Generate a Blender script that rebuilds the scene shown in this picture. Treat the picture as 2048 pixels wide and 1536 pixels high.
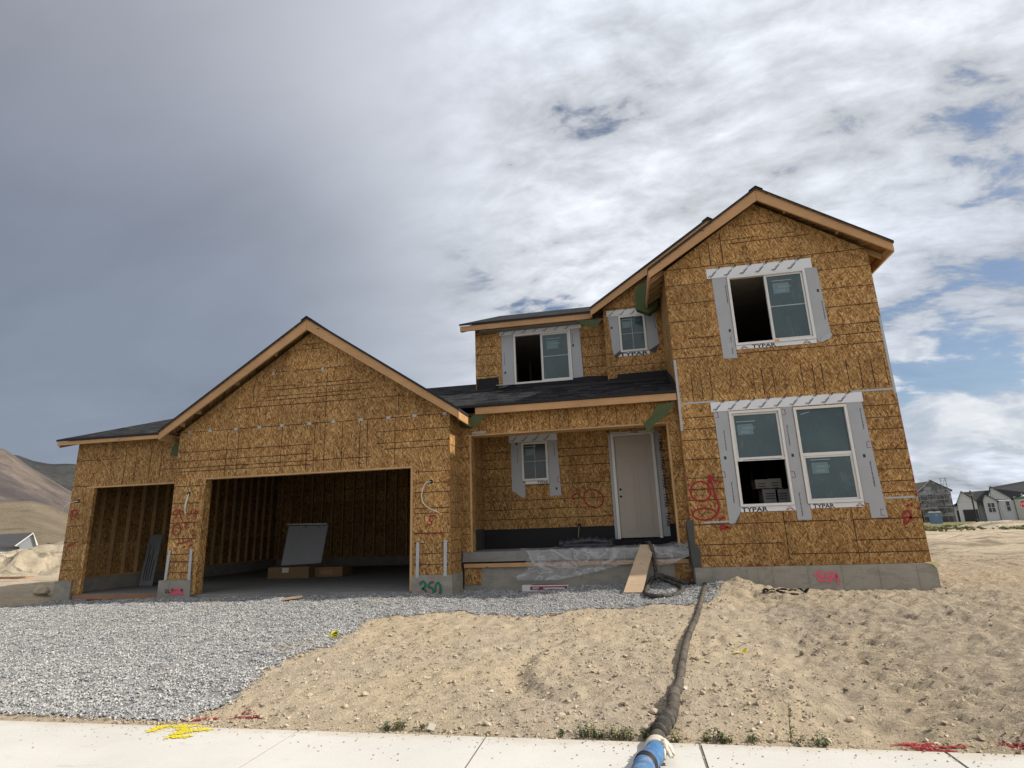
import bpy, math, random
import numpy as np
from mathutils import Matrix, Vector, noise as mnoise

for o in list(bpy.data.objects):
    bpy.data.objects.remove(o, do_unlink=True)
scene = bpy.context.scene
C = scene.collection
R = math.radians
rng = random.Random(7)

# ------------------------------------------------------------------ camera
# units are metres; the camera stands in the road, z = 0 is eye height (1.5 m over the sidewalk)
cam_d = bpy.data.cameras.new('camera')
cam_d.sensor_width = 36.0
cam_d.lens = 19.894
cam_d.clip_start = 0.05
cam_d.clip_end = 20000
cam = bpy.data.objects.new('camera', cam_d)
C.objects.link(cam)
yaw, pitch, roll = 0.18804235, 0.24927047, -0.03483746
f0 = Vector((-math.sin(yaw), math.cos(yaw), 0)); r0 = Vector((math.cos(yaw), math.sin(yaw), 0))
fw = f0 * math.cos(pitch) + Vector((0, 0, math.sin(pitch)))
up = r0.cross(fw)
rt = r0 * math.cos(roll) + up * math.sin(roll)
up = up * math.cos(roll) - r0 * math.sin(roll)
m3 = Matrix((rt, up, -fw)).transposed()
cam.matrix_world = m3.to_4x4()
scene.camera = cam

# ------------------------------------------------------------------ light
SUN_EL, SUN_OFF = R(40), R(4.0)
sun_dir = Vector((math.cos(SUN_EL) * math.cos(SUN_OFF), math.cos(SUN_EL) * math.sin(SUN_OFF), math.sin(SUN_EL)))
sd = bpy.data.lights.new('sun', 'SUN')
sd.energy = 5.0
sd.angle = R(0.6)
sd.color = (1.0, 0.93, 0.82)
sun = bpy.data.objects.new('sun', sd)
C.objects.link(sun)
sun.rotation_euler = sun_dir.to_track_quat('Z', 'Y').to_euler()

scene.cycles.max_bounces = 8
scene.cycles.diffuse_bounces = 1
scene.cycles.glossy_bounces = 2
scene.view_settings.view_transform = 'Standard'
scene.view_settings.look = 'None'
scene.view_settings.exposure = 0.0
scene.view_settings.gamma = 1.0
scene.view_settings.use_curve_mapping = False

def lin(c):
    return tuple((v / 255 / 12.92) if v / 255 <= 0.04045 else ((v / 255 + 0.055) / 1.055) ** 2.4 for v in c)

class NT:
    """small helper round a node tree"""
    def __init__(s, nt):
        s.nt = nt; s.n = nt.nodes; s.l = nt.links
    def new(s, t, **kw):
        n = s.n.new(t)
        for k, v in kw.items():
            setattr(n, k, v)
        return n
    def put(s, sock, v):
        if isinstance(v, bpy.types.NodeSocket):
            s.l.new(v, sock)
        elif v is not None:
            if isinstance(v, (int, float)) and sock.type in ('RGBA', 'VECTOR'):
                v = (v, v, v, 1) if sock.type == 'RGBA' else (v, v, v)
            if sock.type == 'RGBA' and len(v) == 3:
                v = (*v, 1)
            sock.default_value = v
    def math(s, op, a, b=None, c=None, clamp=False):
        n = s.new('ShaderNodeMath', operation=op, use_clamp=clamp)
        for i, v in enumerate((a, b, c)):
            if v is not None:
                s.put(n.inputs[i], v)
        return n.outputs[0]
    def vmath(s, op, a, b=None, scale=None):
        n = s.new('ShaderNodeVectorMath', operation=op)
        s.put(n.inputs[0], a)
        if b is not None:
            s.put(n.inputs[1], b)
        if scale is not None:
            s.put(n.inputs[3], scale)
        return n.outputs['Value'] if op in ('DOT_PRODUCT', 'LENGTH') else n.outputs[0]
    def mix(s, f, a, b, mode='MIX'):
        n = s.new('ShaderNodeMix', data_type='RGBA', blend_type=mode)
        s.put(n.inputs[0], f); s.put(n.inputs[6], a); s.put(n.inputs[7], b)
        return n.outputs[2]
    def ramp(s, f, stops, interp='LINEAR'):
        n = s.new('ShaderNodeValToRGB')
        cr = n.color_ramp; cr.interpolation = interp
        while len(cr.elements) > 1:
            cr.elements.remove(cr.elements[-1])
        cr.elements[0].position = stops[0][0]; c = stops[0][1]
        cr.elements[0].color = (c, c, c, 1) if isinstance(c, (int, float)) else (*c, 1)
        for p, c in stops[1:]:
            e = cr.elements.new(p)
            e.color = (c, c, c, 1) if isinstance(c, (int, float)) else (*c, 1)
        s.put(n.inputs[0], f)
        return n.outputs[0]
    def step(s, v, lo, hi):
        n = s.new('ShaderNodeMapRange', interpolation_type='SMOOTHSTEP', clamp=True)
        s.put(n.inputs[0], v); s.put(n.inputs[1], lo); s.put(n.inputs[2], hi)
        return n.outputs[0]
    def noise(s, vec, scale=5, detail=4, rough=.55, dist=0, dim='3D'):
        n = s.new('ShaderNodeTexNoise', noise_dimensions=dim)
        if vec is not None:
            s.put(n.inputs['Vector'], vec)
        n.inputs['Scale'].default_value = scale; n.inputs['Detail'].default_value = detail
        n.inputs['Roughness'].default_value = rough; n.inputs['Distortion'].default_value = dist
        return n
    def voro(s, vec, scale=5, feature='F1', dim='3D', rnd=1):
        n = s.new('ShaderNodeTexVoronoi', feature=feature, voronoi_dimensions=dim)
        s.put(n.inputs['Vector'], vec)
        n.inputs['Scale'].default_value = scale; n.inputs['Randomness'].default_value = rnd
        return n
    def mapping(s, vec, loc=(0, 0, 0), rot=(0, 0, 0), sc=(1, 1, 1), typ='POINT'):
        n = s.new('ShaderNodeMapping', vector_type=typ)
        s.put(n.inputs[0], vec)
        n.inputs[1].default_value = loc; n.inputs[2].default_value = rot; n.inputs[3].default_value = sc
        return n.outputs[0]
    def sepv(s, v):
        n = s.new('ShaderNodeSeparateXYZ'); s.put(n.inputs[0], v); return n.outputs
    def comv(s, x, y, z=0.0):
        n = s.new('ShaderNodeCombineXYZ')
        for i, v in enumerate((x, y, z)):
            s.put(n.inputs[i], v)
        return n.outputs[0]

# ------------------------------------------------------------------ world: blue sky with broken and layered cloud
w = bpy.data.worlds.new('World'); scene.world = w; w.use_nodes = True
t = NT(w.node_tree); t.n.clear()
out = t.new('ShaderNodeOutputWorld')
sky = t.new('ShaderNodeTexSky', sky_type='NISHITA', sun_disc=False)
sky.sun_elevation = SUN_EL; sky.sun_rotation = R(90) - SUN_OFF
sky.air_density = 1.0; sky.dust_density = 1.0; sky.ozone_density = 3.0
bg_sky = t.new('ShaderNodeBackground'); t.put(bg_sky.inputs[0], sky.outputs[0]); bg_sky.inputs[1].default_value = 0.10
tc = t.new('ShaderNodeTexCoord')
D = t.vmath('NORMALIZE', tc.outputs['Generated'])
dx, dy, dz = t.sepv(D)
zz = t.math('ADD', t.math('MAXIMUM', dz, 0.0), 0.33)
P = t.comv(t.math('DIVIDE', dx, zz), t.math('DIVIDE', dy, zz), 0.0)
# slow colour of the cloud deck by direction
ctrl = [
 ((-0.6491,0.4497,0.6135),(160,163,174)),((-0.4615,0.5636,0.6852),(176,179,189)),((-0.2297,0.6532,0.7215),(208,213,224)),((-0.2808,0.7519,0.5965),(196,200,209)),
 ((-0.6262,0.5952,0.5035),(138,144,160)),((-0.4809,0.7459,0.4608),(142,150,166)),((-0.7396,0.5356,0.4076),(132,141,159)),((-0.7746,0.5773,0.2583),(92,107,128)),
 ((-0.7274,0.6509,0.2172),(150,161,177)),((-0.6259,0.7239,0.2903),(116,127,146)),((-0.3647,0.8614,0.3535),(172,181,195)),((-0.2327,0.8422,0.4863),(205,211,220)),
 ((-0.0784,0.8134,0.5764),(208,212,220)),((-0.0987,0.9046,0.4146),(222,226,233)),((0.0602,0.7191,0.6923),(206,212,222)),((0.2259,0.7330,0.6416),(212,217,224)),
 ((0.1715,0.8115,0.5587),(205,209,216)),((0.3837,0.7423,0.5493),(210,214,220)),((0.4659,0.6652,0.5834),(204,208,216)),((0.4119,0.8040,0.4289),(214,220,229)),
 ((0.5137,0.7444,0.4266),(210,214,221)),((0.4771,0.8346,0.2754),(138,148,166)),((0.5205,0.8204,0.2367),(140,150,168)),((0.4377,0.8787,0.1907),(214,220,229)),((0.4799,0.8699,0.1143),(222,227,233)),
 ((0.4669,0.8830,0.0486),(184,195,210)),((-0.7762,0.6074,0.1692),(138,149,165)),((-0.7414,0.6311,0.2281),(150,160,175)),((-0.7773,0.6141,0.1363),(136,146,161)),
 ((0.0,-0.8,0.6),(205,208,214)),((-0.8,-0.5,0.35),(190,194,204)),((0.8,-0.5,0.35),(225,226,228)),
 ((0.75,0.1,0.65),(255,250,242)),((0,0,1),(196,200,208)),((0,-1,0.1),(205,208,214)),((-1,0,0.1),(150,158,172)),((1,0.1,0.15),(225,228,232)),
]
wsum = None; csum = None
for d, c in ctrl:
    v = Vector(d).normalized()
    e = t.math('EXPONENT', t.math('MULTIPLY_ADD', t.vmath('DOT_PRODUCT', D, tuple(v)), 55.0, -55.0))
    e = t.math('ADD', e, 1e-6)
    cv = t.vmath('SCALE', tuple(lin(c)), scale=e)
    wsum = e if wsum is None else t.math('ADD', wsum, e)
    csum = cv if csum is None else t.vmath('ADD', csum, cv)
base = t.vmath('DIVIDE', csum, t.comv(wsum, wsum, wsum))
# cloud texture, strong on the right side of the view, faint on the smooth grey deck at left
RGT = Vector((0.2277,0.8068,0.5452)); LFT = Vector((-0.6615,0.5968,0.4541))
right = t.step(t.math('SUBTRACT', t.vmath('DOT_PRODUCT', D, tuple(RGT)), t.vmath('DOT_PRODUCT', D, tuple(LFT))), -0.16, 0.22)
Pr = t.mapping(P, rot=(0, 0, R(28.5)), sc=(1.25, 2.1, 1), loc=(2.3, 1.1, 0))
n1 = t.noise(Pr, 2.1, 8, .58, .35).outputs[0]
n2 = t.noise(Pr, 8.0, 7, .60, .3).outputs[0]
n3 = t.noise(Pr, 1.15, 5, .50, .25).outputs[0]
nn = t.math('ADD', t.math('MULTIPLY', n1, 0.66), t.math('MULTIPLY', n2, 0.34))
tex = t.math('MULTIPLY_ADD', t.math('SUBTRACT', nn, 0.5), 3.3, 1.10)
texl = t.math('MULTIPLY_ADD', t.math('SUBTRACT', n3, 0.5), 0.70, 1.03)
texm = t.math('ADD', t.math('MULTIPLY', tex, right), t.math('MULTIPLY', texl, t.math('SUBTRACT', 1.0, right)))
cloud = t.vmath('SCALE', base, scale=texm)
# gaps of blue
gap = t.step(nn, 0.475, 0.37)
bl = None
for d, k, a in (((0.4580,0.7953,0.3972), 260, .8), ((0.4430,0.8755,0.1931), 160, 1.1), ((0.5017,0.8518,0.1505), 160, .8), ((0.1099,0.7305,0.6740), 300, .12), ((0.4448,0.8933,0.0644), 200, .3), ((-0.7733,0.5644,0.2889), 90, .35), ((-0.0763,0.9212,0.3815), 300, .5), ((0.4,-0.7,0.5), 4, .4)):
    e = t.math('MULTIPLY', t.math('EXPONENT', t.math('MULTIPLY_ADD', t.vmath('DOT_PRODUCT', D, tuple(Vector(d).normalized())), float(k), -float(k))), float(a))
    bl = e if bl is None else t.math('ADD', bl, e)
gap2 = t.step(t.math('ADD', t.math('SUBTRACT', 0.5, nn), t.math('MULTIPLY', bl, 0.085)), 0.065, 0.15)
gapm = t.math('MULTIPLY', t.math('MULTIPLY', gap2, 0.85), t.math('MULTIPLY', t.step(right, 0.25, 0.75), t.step(dz, .03, .11)))
# banks of cumulus low on the right
Pc = t.comv(t.math('MULTIPLY', dx, 1.0), t.math('MULTIPLY', dy, 1.0), t.math('MULTIPLY', dz, 2.2))
n4 = t.noise(Pc, 9.0, 8, .56, .3).outputs[0]
low = None
for d, k, a in (((0.4407,0.8905,0.1134), 260, 1.0), ((0.4635,0.8294,0.3119), 700, .6), ((0.4249,0.8741,0.2354), 700, .8), ((0.5156,0.8491,0.1150), 300, .9), ((-0.7420,0.6328,0.2213), 120, .5)):
    e = t.math('MULTIPLY', t.math('EXPONENT', t.math('MULTIPLY_ADD', t.vmath('DOT_PRODUCT', D, tuple(Vector(d).normalized())), float(k), -float(k))), float(a))
    low = e if low is None else t.math('MAXIMUM', low, e)
cum = t.step(t.math('MULTIPLY', t.math('ADD', n4, 0.1), low), 0.34, 0.46)
cumc = t.mix(t.step(n4, 0.40, 0.62), lin((186, 196, 210)), lin((240, 242, 245)))
cumf = t.math('MULTIPLY', cum, 0.85)
cloud2 = t.mix(t.math('MULTIPLY', cumf, right), cloud, cumc)
bg_cl = t.new('ShaderNodeBackground'); t.put(bg_cl.inputs[0], cloud2); bg_cl.inputs[1].default_value = 1.0
fac = t.math('SUBTRACT', 1.0, t.math('MULTIPLY', gapm, t.math('SUBTRACT', 1.0, t.math('MULTIPLY', cumf, right))))
ms = t.new('ShaderNodeMixShader'); t.put(ms.inputs[0], fac)
t.l.new(bg_sky.outputs[0], ms.inputs[1]); t.l.new(bg_cl.outputs[0], ms.inputs[2])
t.l.new(ms.outputs[0], out.inputs[0])

# ------------------------------------------------------------------ materials
def mat(name):
    m = bpy.data.materials.new(name); m.use_nodes = True
    t = NT(m.node_tree); t.n.clear()
    o = t.new('ShaderNodeOutputMaterial'); b = t.new('ShaderNodeBsdfPrincipled')
    t.l.new(b.outputs[0], o.inputs[0])
    return m, t, b
def finish(t, b, col, rough=.8, bump=None, dist=.01, strength=.5, spec=None, metal=None):
    t.put(b.inputs['Base Color'], col); t.put(b.inputs['Roughness'], rough)
    if spec is not None: b.inputs['Specular IOR Level'].default_value = spec
    if metal is not None: b.inputs['Metallic'].default_value = metal
    if bump is not None:
        n = t.new('ShaderNodeBump'); n.inputs['Strength'].default_value = strength; n.inputs['Distance'].default_value = dist
        t.put(n.inputs['Height'], bump); t.l.new(n.outputs[0], b.inputs['Normal'])
def objc(t):
    return t.new('ShaderNodeTexCoord').outputs['Object']
def worldc(t):
    return t.new('ShaderNodeNewGeometry').outputs['Position']

def simple(name, col, rough=.7, var=.25, scale=6, metal=None, spec=None, bump=0.0):
    m, t, b = mat(name)
    v = objc(t)
    n = t.noise(v, scale, 5, .6).outputs[0]
    k = t.math('MULTIPLY_ADD', t.math('SUBTRACT', n, .5), var * 2, 1.0)
    c = t.vmath('SCALE', tuple(col), scale=k)
    finish(t, b, c, rough, t.noise(v, scale * 6, 4).outputs[0] if bump else None, .004, bump, spec, metal)
    return m

def osb_mat(name, gain=1.0, warm=1.0):
    m, t, b = mat(name)
    x, y, z = t.sepv(objc(t))
    uv = t.comv(t.math('ADD', x, y), z, 0)
    warp = t.vmath('SCALE', t.vmath('SUBTRACT', t.noise(uv, 9, 2, .5, 0, '2D').outputs['Color'], (.5, .5, .5)), scale=.04)
    uw = t.vmath('ADD', uv, warp)
    cols = [(0.0, (.16, .066, .020)), (.2, (.28, .130, .041)), (.5, (.40, .222, .080)), (.8, (.52, .313, .123)), (1.0, (.68, .46, .20))]
    col = None; h = None
    for i, (ang, sx, sy, thr, off) in enumerate([(1.35, .10, .025, 0, 0), (.25, .098, .022, .35, 3.1), (-.8, .092, .020, .45, 7.7), (.95, .095, .019, .5, 5.3), (1.9, .085, .018, .5, 9.9)]):
        mp = t.mapping(uw, loc=(off, off * .7, 0), rot=(0, 0, ang), sc=(sx, sy, 1), typ='TEXTURE')
        vo = t.voro(mp, 1.0, dim='2D')
        sc = t.new('ShaderNodeSeparateColor'); t.put(sc.inputs[0], vo.outputs['Color'])
        edge = t.step(vo.outputs['Distance'], .72, .42)
        c = t.ramp(sc.outputs[0], cols)
        shade = t.math('MULTIPLY_ADD', edge, .42, .57)
        c = t.vmath('SCALE', c, scale=shade)
        hh = t.math('MULTIPLY_ADD', edge, .6, t.math('MULTIPLY', sc.outputs[2], .4))
        if col is None: col, h = c, hh
        else:
            msk = t.math('MULTIPLY', t.math('GREATER_THAN', sc.outputs[1], thr), t.step(vo.outputs['Distance'], .62, .5))
            col = t.mix(msk, col, c)
            mm = t.new('ShaderNodeMix', data_type='FLOAT'); t.put(mm.inputs[0], msk); t.put(mm.inputs[2], h); t.put(mm.inputs[3], hh); h = mm.outputs[0]
    rain = t.noise(t.mapping(uv, sc=(3.2, .35, 1)), 1.0, 5, .65, 0, '2D').outputs[0]
    col = t.vmath('SCALE', col, scale=t.math('MULTIPLY_ADD', t.step(rain, .50, .68), -.20, 1.04))
    big = t.noise(uv, 0.9, 3, .5, 0, '2D').outputs[0]
    k = t.math('MULTIPLY_ADD', t.math('SUBTRACT', big, .5), .5, gain)
    col = t.vmath('SCALE', col, scale=k)
    # panel to panel tint, 1.22 x 2.44 m sheets
    bk = t.new('ShaderNodeTexBrick'); t.put(bk.inputs[0], uv)
    bk.inputs['Scale'].default_value = 1; bk.inputs['Mortar Size'].default_value = 0; bk.inputs['Brick Width'].default_value = 2.44; bk.inputs['Row Height'].default_value = 1.22
    bk.inputs['Color1'].default_value = (.80, .79, .76, 1); bk.inputs['Color2'].default_value = (1.14, 1.13, 1.10, 1); bk.inputs['Mortar'].default_value = (1, 1, 1, 1)
    col = t.mix(1.0, col, bk.outputs[0], 'MULTIPLY')
    finish(t, b, col, .75, h, .003, .5, .25)
    return m
OSB = osb_mat('oriented strand board')

def lumber(name, c0, c1, scale=1.0):
    m, t, b = mat(name)
    v = objc(t)
    g = t.noise(t.mapping(v, sc=(3, 3, 40)), scale, 5, .6, .4).outputs[0]
    g2 = t.noise(t.mapping(v, sc=(1.2, 1.2, 1.2)), 1.0, 3).outputs[0]
    c = t.mix(g, c0, c1)
    kn = t.voro(t.mapping(v, sc=(2.2, 2.2, 5)), 1.0)
    c = t.mix(t.step(kn.outputs['Distance'], .10, .05), c, tuple(q * .35 for q in c0))
    c = t.vmath('SCALE', c, scale=t.math('MULTIPLY_ADD', g2, .7, .65))
    finish(t, b, c, .65, g, .002, .3, .3)
    return m
FIR = lumber('fascia lumber', (.42, .22, .092), (.60, .37, .185))
STUD = lumber('framing lumber', (.45, .26, .11), (.62, .41, .2))
OLDWOOD = lumber('form lumber', (.28, .13, .07), (.42, .23, .13))
SHEATH = osb_mat('roof sheathing', .8)
SEAM = simple('printed nail line', (.055, .022, .010), .9, .3)

def shingles():
    m, t, b = mat('asphalt shingles')
    uv = t.new('ShaderNodeUVMap').outputs[0]
    bk = t.new('ShaderNodeTexBrick'); t.put(bk.inputs[0], uv); bk.offset = .37; bk.offset_frequency = 2; bk.squash = .7; bk.squash_frequency = 3
    bk.inputs['Scale'].default_value = 1; bk.inputs['Brick Width'].default_value = .33; bk.inputs['Row Height'].default_value = .145
    bk.inputs['Mortar Size'].default_value = .007; bk.inputs['Bias'].default_value = -.1
    bk.inputs['Color1'].default_value = (.012, .012, .014, 1); bk.inputs['Color2'].default_value = (.052, .052, .055, 1); bk.inputs['Mortar'].default_value = (.005, .005, .006, 1)
    n = t.noise(uv, 30, 4, .7).outputs[0]
    dust = t.noise(uv, .55, 4, .6).outputs[0]
    c = t.vmath('SCALE', bk.outputs[0], scale=t.math('MULTIPLY_ADD', n, 1.1, .45))
    c = t.mix(t.math('MULTIPLY', t.step(dust, .5, .75), .22), c, (.11, .10, .09))
    saw = t.math('FRACT', t.math('DIVIDE', t.sepv(uv)[1], .145))
    finish(t, b, c, .95, t.math('SUBTRACT', 1.0, saw), .012, .8, .08)
    return m
SHING = shingles()
DRIP = simple('roof edge felt', (.014, .014, .016), .8, .3)

def concrete(name, c, blot=.35, sc=2.0):
    m, t, b = mat(name)
    v = objc(t)
    a = t.noise(v, sc, 6, .62).outputs[0]
    f = t.noise(v, sc * 14, 5, .65).outputs[0]
    k = t.math('ADD', t.math('MULTIPLY_ADD', t.math('SUBTRACT', a, .5), blot * 2, 1.0), t.math('MULTIPLY', t.math('SUBTRACT', f, .5), .3))
    col = t.vmath('SCALE', c, scale=k)
    bl_ = t.noise(t.mapping(v, sc=(1.1, 1.1, 2.6)), 2.2, 5, .6, .8).outputs[0]
    col = t.mix(t.math('MULTIPLY', t.step(bl_, .50, .56), blot * 1.1), col, tuple(q * .62 for q in c))
    pits = t.voro(v, 23).outputs['Distance']
    col = t.mix(t.step(pits, .10, .05), col, tuple(q * .45 for q in c))
    finish(t, b, col, .88, f, .004, .35, .25)
    return m
CONC = concrete('foundation concrete', (.33, .305, .26), .30)
SLAB = concrete('slab concrete', (.25, .24, .225), .2)
WALK = concrete('sidewalk concrete', (.60, .555, .475), .10, .8)
def walk_mat():
    m, t, b = mat('sidewalk concrete'); v = worldc(t); c0 = (.575, .56, .525)
    a = t.noise(v, .9, 5, .6).outputs[0]; f = t.noise(v, 60, 4, .7).outputs[0]
    br = t.noise(t.mapping(v, sc=(4, 160, 1)), 1, 3, .6).outputs[0]
    k = t.math('ADD', t.math('MULTIPLY_ADD', t.math('SUBTRACT', a, .5), .35, 1.0), t.math('ADD', t.math('MULTIPLY', t.math('SUBTRACT', f, .5), .30), t.math('MULTIPLY', t.math('SUBTRACT', br, .5), .10)))
    c = t.vmath('SCALE', c0, scale=k)
    sm = t.math('MULTIPLY', t.step(t.noise(t.mapping(v, rot=(0, 0, .4), sc=(1.6, 5, 1)), 1.3, 6, .68, 1.0).outputs[0], .60, .70), .35)
    c = t.mix(sm, c, (.30, .285, .26))
    x, y, z = t.sepv(v); mud = t.math('MULTIPLY', t.step(t.math('ADD', y, t.math('MULTIPLY', t.noise(v, 5, 5, .7).outputs[0], .35)), 4.62, 4.80), .40)
    c = t.mix(mud, c, (.42, .345, .24))
    finish(t, b, c, .9, t.math('ADD', f, br), .003, .4, .2); return m
WALK = walk_mat()
JOINTM = simple('joint', (.16, .15, .13), .9)
ASPH = simple('asphalt', (.055, .055, .058), .9, .3, 30, bump=.5)

WHITE = simple('white vinyl', (.74, .72, .68), .4, .05)
DOORM = simple('door primer', (.46, .40, .33), .5, .05)
DARKGAP = simple('dark gap', (.006, .006, .006), .8, .1)
GREYTAPE = simple('grey flashing tape', (.40, .41, .425), .45, .10, 3)
TAPE = simple('white flashing tape', (.76, .77, .79), .45, .08, 3)
INK = simple('tape ink', (.03, .03, .035), .6, .1)
INKRED = simple('tape red ink', (.25, .03, .05), .6, .1)
REDP = simple('red spray paint', (.30, .010, .018), .7, .35, 12)
PINKP = simple('pink spray paint', (.75, .10, .17), .7, .3, 14)
GREENP = simple('green spray paint', (.01, .16, .09), .6, .25, 12)
PEN = simple('black marker', (.02, .02, .02), .7)
METAL = simple('galvanised steel', (.42, .44, .45), .45, .2, 20, metal=.35)
FELT = simple('black building felt', (.011, .011, .013), .8, .35, 5, bump=.3)
GREYFELT = simple('grey membrane', (.055, .058, .055), .6, .3, 6, bump=.3)
GREEN = simple('green roof underlayment', (.055, .078, .022), .7, .35, 5, bump=.3)
CABLE = simple('white cable sheath', (.78, .76, .72), .5, .05)
YELLOWP = simple('yellow paint', (.80, .66, .02), .7, .15, 10)
FOAM = simple('yellow sill foam', (.75, .66, .32), .7)

def glassm(name, c, rough=.04):
    m, t, b = mat(name)
    n = t.noise(objc(t), 1.2, 3).outputs[0]; sm = t.noise(t.mapping(objc(t), sc=(2, 2, .8)), 3.0, 6, .7, 1).outputs[0]
    col = t.vmath('SCALE', c, scale=t.math('MULTIPLY_ADD', n, .9, .55))
    col = t.mix(t.math('MULTIPLY', t.step(sm, .52, .70), .16), col, (.30, .31, .30))
    finish(t, b, col, t.math('MULTIPLY_ADD', sm, .16, rough), t.noise(objc(t), .8, 2).outputs[0], .01, .12, spec=.6)
    return m
GLASS = glassm('window glass', (.050, .085, .090))
GLASS2 = glassm('porch window glass', (.045, .055, .055), .12)
STICK = simple('sticker', (.13, .21, .23), .5, .05)
STICKP = simple('sticker print', (.32, .38, .40), .5, .05)
STICKF = simple('sticker frame', (.20, .28, .31), .5, .05)

# ------------------------------------------------------------------ mesh helpers
class MB:
    def __init__(s):
        s.v = []; s.f = []; s.m = []; s.uv = []
    def face(s, pts, mi=0, uv=None):
        i = len(s.v); s.v += [tuple(p) for p in pts]
        s.f.append(tuple(range(i, i + len(pts)))); s.m.append(mi); s.uv.append(uv)
    def hexa(s, p, mi=0, mtop=None, mbot=None, uvtop=None):
        # p: 4 bottom pts (ccw from above) then 4 top pts
        b, u = p[:4], p[4:]
        s.face([b[3], b[2], b[1], b[0]], mi if mbot is None else mbot)
        s.face([u[0], u[1], u[2], u[3]], mi if mtop is None else mtop, uvtop)
        for k in range(4):
            j = (k + 1) % 4
            s.face([b[k], b[j], u[j], u[k]], mi)
    def box(s, x0, x1, y0, y1, z0, z1, mi=0):
        s.hexa([(x0, y0, z0), (x1, y0, z0), (x1, y1, z0), (x0, y1, z0), (x0, y0, z1), (x1, y0, z1), (x1, y1, z1), (x0, y1, z1)], mi)
    def bar(s, a, b, wdt, hgt, mi=0, upv=(0, 0, 1)):
        a = Vector(a); b = Vector(b); d = (b - a).normalized(); u = Vector(upv)
        sd_ = d.cross(u)
        if sd_.length < 1e-4: sd_ = d.cross(Vector((1, 0, 0)))
        sd_.normalize(); u = sd_.cross(d).normalized()
        x = sd_ * wdt / 2; y = u * hgt / 2
        s.hexa([a - x - y, a + x - y, b + x - y, b - x - y, a - x + y, a + x + y, b + x + y, b - x + y], mi)
    def prism(s, poly, vec, mi=0, mside=None):
        # poly: planar ring; extruded along vec
        vec = Vector(vec); p = [Vector(q) for q in poly]; q = [a + vec for a in p]
        s.face(p, mi); s.face(q[::-1], mi)
        for k in range(len(p)):
            j = (k + 1) % len(p)
            s.face([p[j], p[k], q[k], q[j]], mi if mside is None else mside)
    def tube(s, path, rad, n=10, mi=0, cap=True):
        path = [Vector(p) for p in path]; N = len(path)
        rads = rad if isinstance(rad, (list, tuple)) else [rad] * N
        base = len(s.v); prev = None; L = 0
        for k in range(N):
            d = (path[min(k + 1, N - 1)] - path[max(k - 1, 0)]).normalized()
            if prev is None:
                a = d.cross(Vector((0, 0, 1)))
                if a.length < 1e-3: a = d.cross(Vector((1, 0, 0)))
            else:
                a = prev - d * prev.dot(d)
            a.normalize(); prev = a; b = d.cross(a)
            for i in range(n):
                th = 2 * math.pi * i / n
                s.v.append(tuple(path[k] + (a * math.cos(th) + b * math.sin(th)) * rads[k]))
        for k in range(N - 1):
            for i in range(n):
                j = (i + 1) % n
                s.f.append((base + k * n + i, base + k * n + j, base + (k + 1) * n + j, base + (k + 1) * n + i)); s.m.append(mi); s.uv.append(None)
        if cap:
            s.f.append(tuple(base + i for i in range(n))[::-1]); s.m.append(mi); s.uv.append(None)
            s.f.append(tuple(base + (N - 1) * n + i for i in range(n))); s.m.append(mi); s.uv.append(None)
    def stroke(s, pts, wdt, plane, mi=0):
        # flat mitred ribbon of 2-d points laid on a plane: plane(u, v) -> 3-d point
        P = [Vector((a, b)) for a, b in pts]; N = len(P)
        ws = wdt if isinstance(wdt, (list, tuple)) else [wdt] * N
        Ls = []; Rs = []
        closed = (P[0] - P[-1]).length < 1e-5
        for k in range(N):
            if closed: d = P[(k + 1) % N if k < N - 1 else 1] - P[k - 1 if k > 0 else N - 2]
            else: d = P[min(k + 1, N - 1)] - P[max(k - 1, 0)]
            d = d.normalized() if d.length > 1e-9 else Vector((1, 0))
            nrm = Vector((-d.y, d.x)) * ws[k] / 2
            Ls.append(P[k] + nrm); Rs.append(P[k] - nrm)
        for k in range(N - 1):
            s.face([plane(*Rs[k]), plane(*Rs[k + 1]), plane(*Ls[k + 1]), plane(*Ls[k])], mi)
    def build(s, name, mats, parent=None, smooth=False, origin=None, label=None):
        me = bpy.data.meshes.new(name)
        off = Vector(parent.matrix_basis.translation) if parent is not None else Vector((0, 0, 0))
        if parent is not None and parent.parent is not None:
            off = off + Vector(parent.parent.matrix_basis.translation)
            if parent.parent.parent is not None: off = off + Vector(parent.parent.parent.matrix_basis.translation)
        if origin is not None: off = Vector(origin)
        me.from_pydata([tuple(Vector(p) - off) for p in s.v], [], s.f)
        mats = mats if isinstance(mats, (list, tuple)) else [mats]
        for q in mats: me.materials.append(q)
        me.polygons.foreach_set('material_index', s.m)
        if any(u is not None for u in s.uv):
            ul = me.uv_layers.new(name='UVMap'); arr = np.zeros((len(me.loops), 2), 'f'); k = 0
            for f, u in zip(s.f, s.uv):
                if u is not None: arr[k:k + len(f)] = u
                k += len(f)
            ul.data.foreach_set('uv', arr.ravel())
        if smooth: me.polygons.foreach_set('use_smooth', [True] * len(me.polygons))
        me.update()
        o = bpy.data.objects.new(name, me); C.objects.link(o)
        if parent is not None: o.parent = parent
        elif origin is not None: o.location = origin
        if label: o['label'] = label
        return o
def tag(o, label=None, cat=None, group=None, kind=None):
    if label: o['label'] = label
    if cat: o['category'] = cat
    if group: o['group'] = group
    if kind: o['kind'] = kind
    return o
def empty(name, loc, label, cat, group=None, rz=0):
    o = bpy.data.objects.new(name, None); o.empty_display_size = .3; C.objects.link(o); o.location = loc; o.rotation_euler.z = rz
    bpy.context.view_layer.update()
    return tag(o, label, cat, group)
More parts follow.
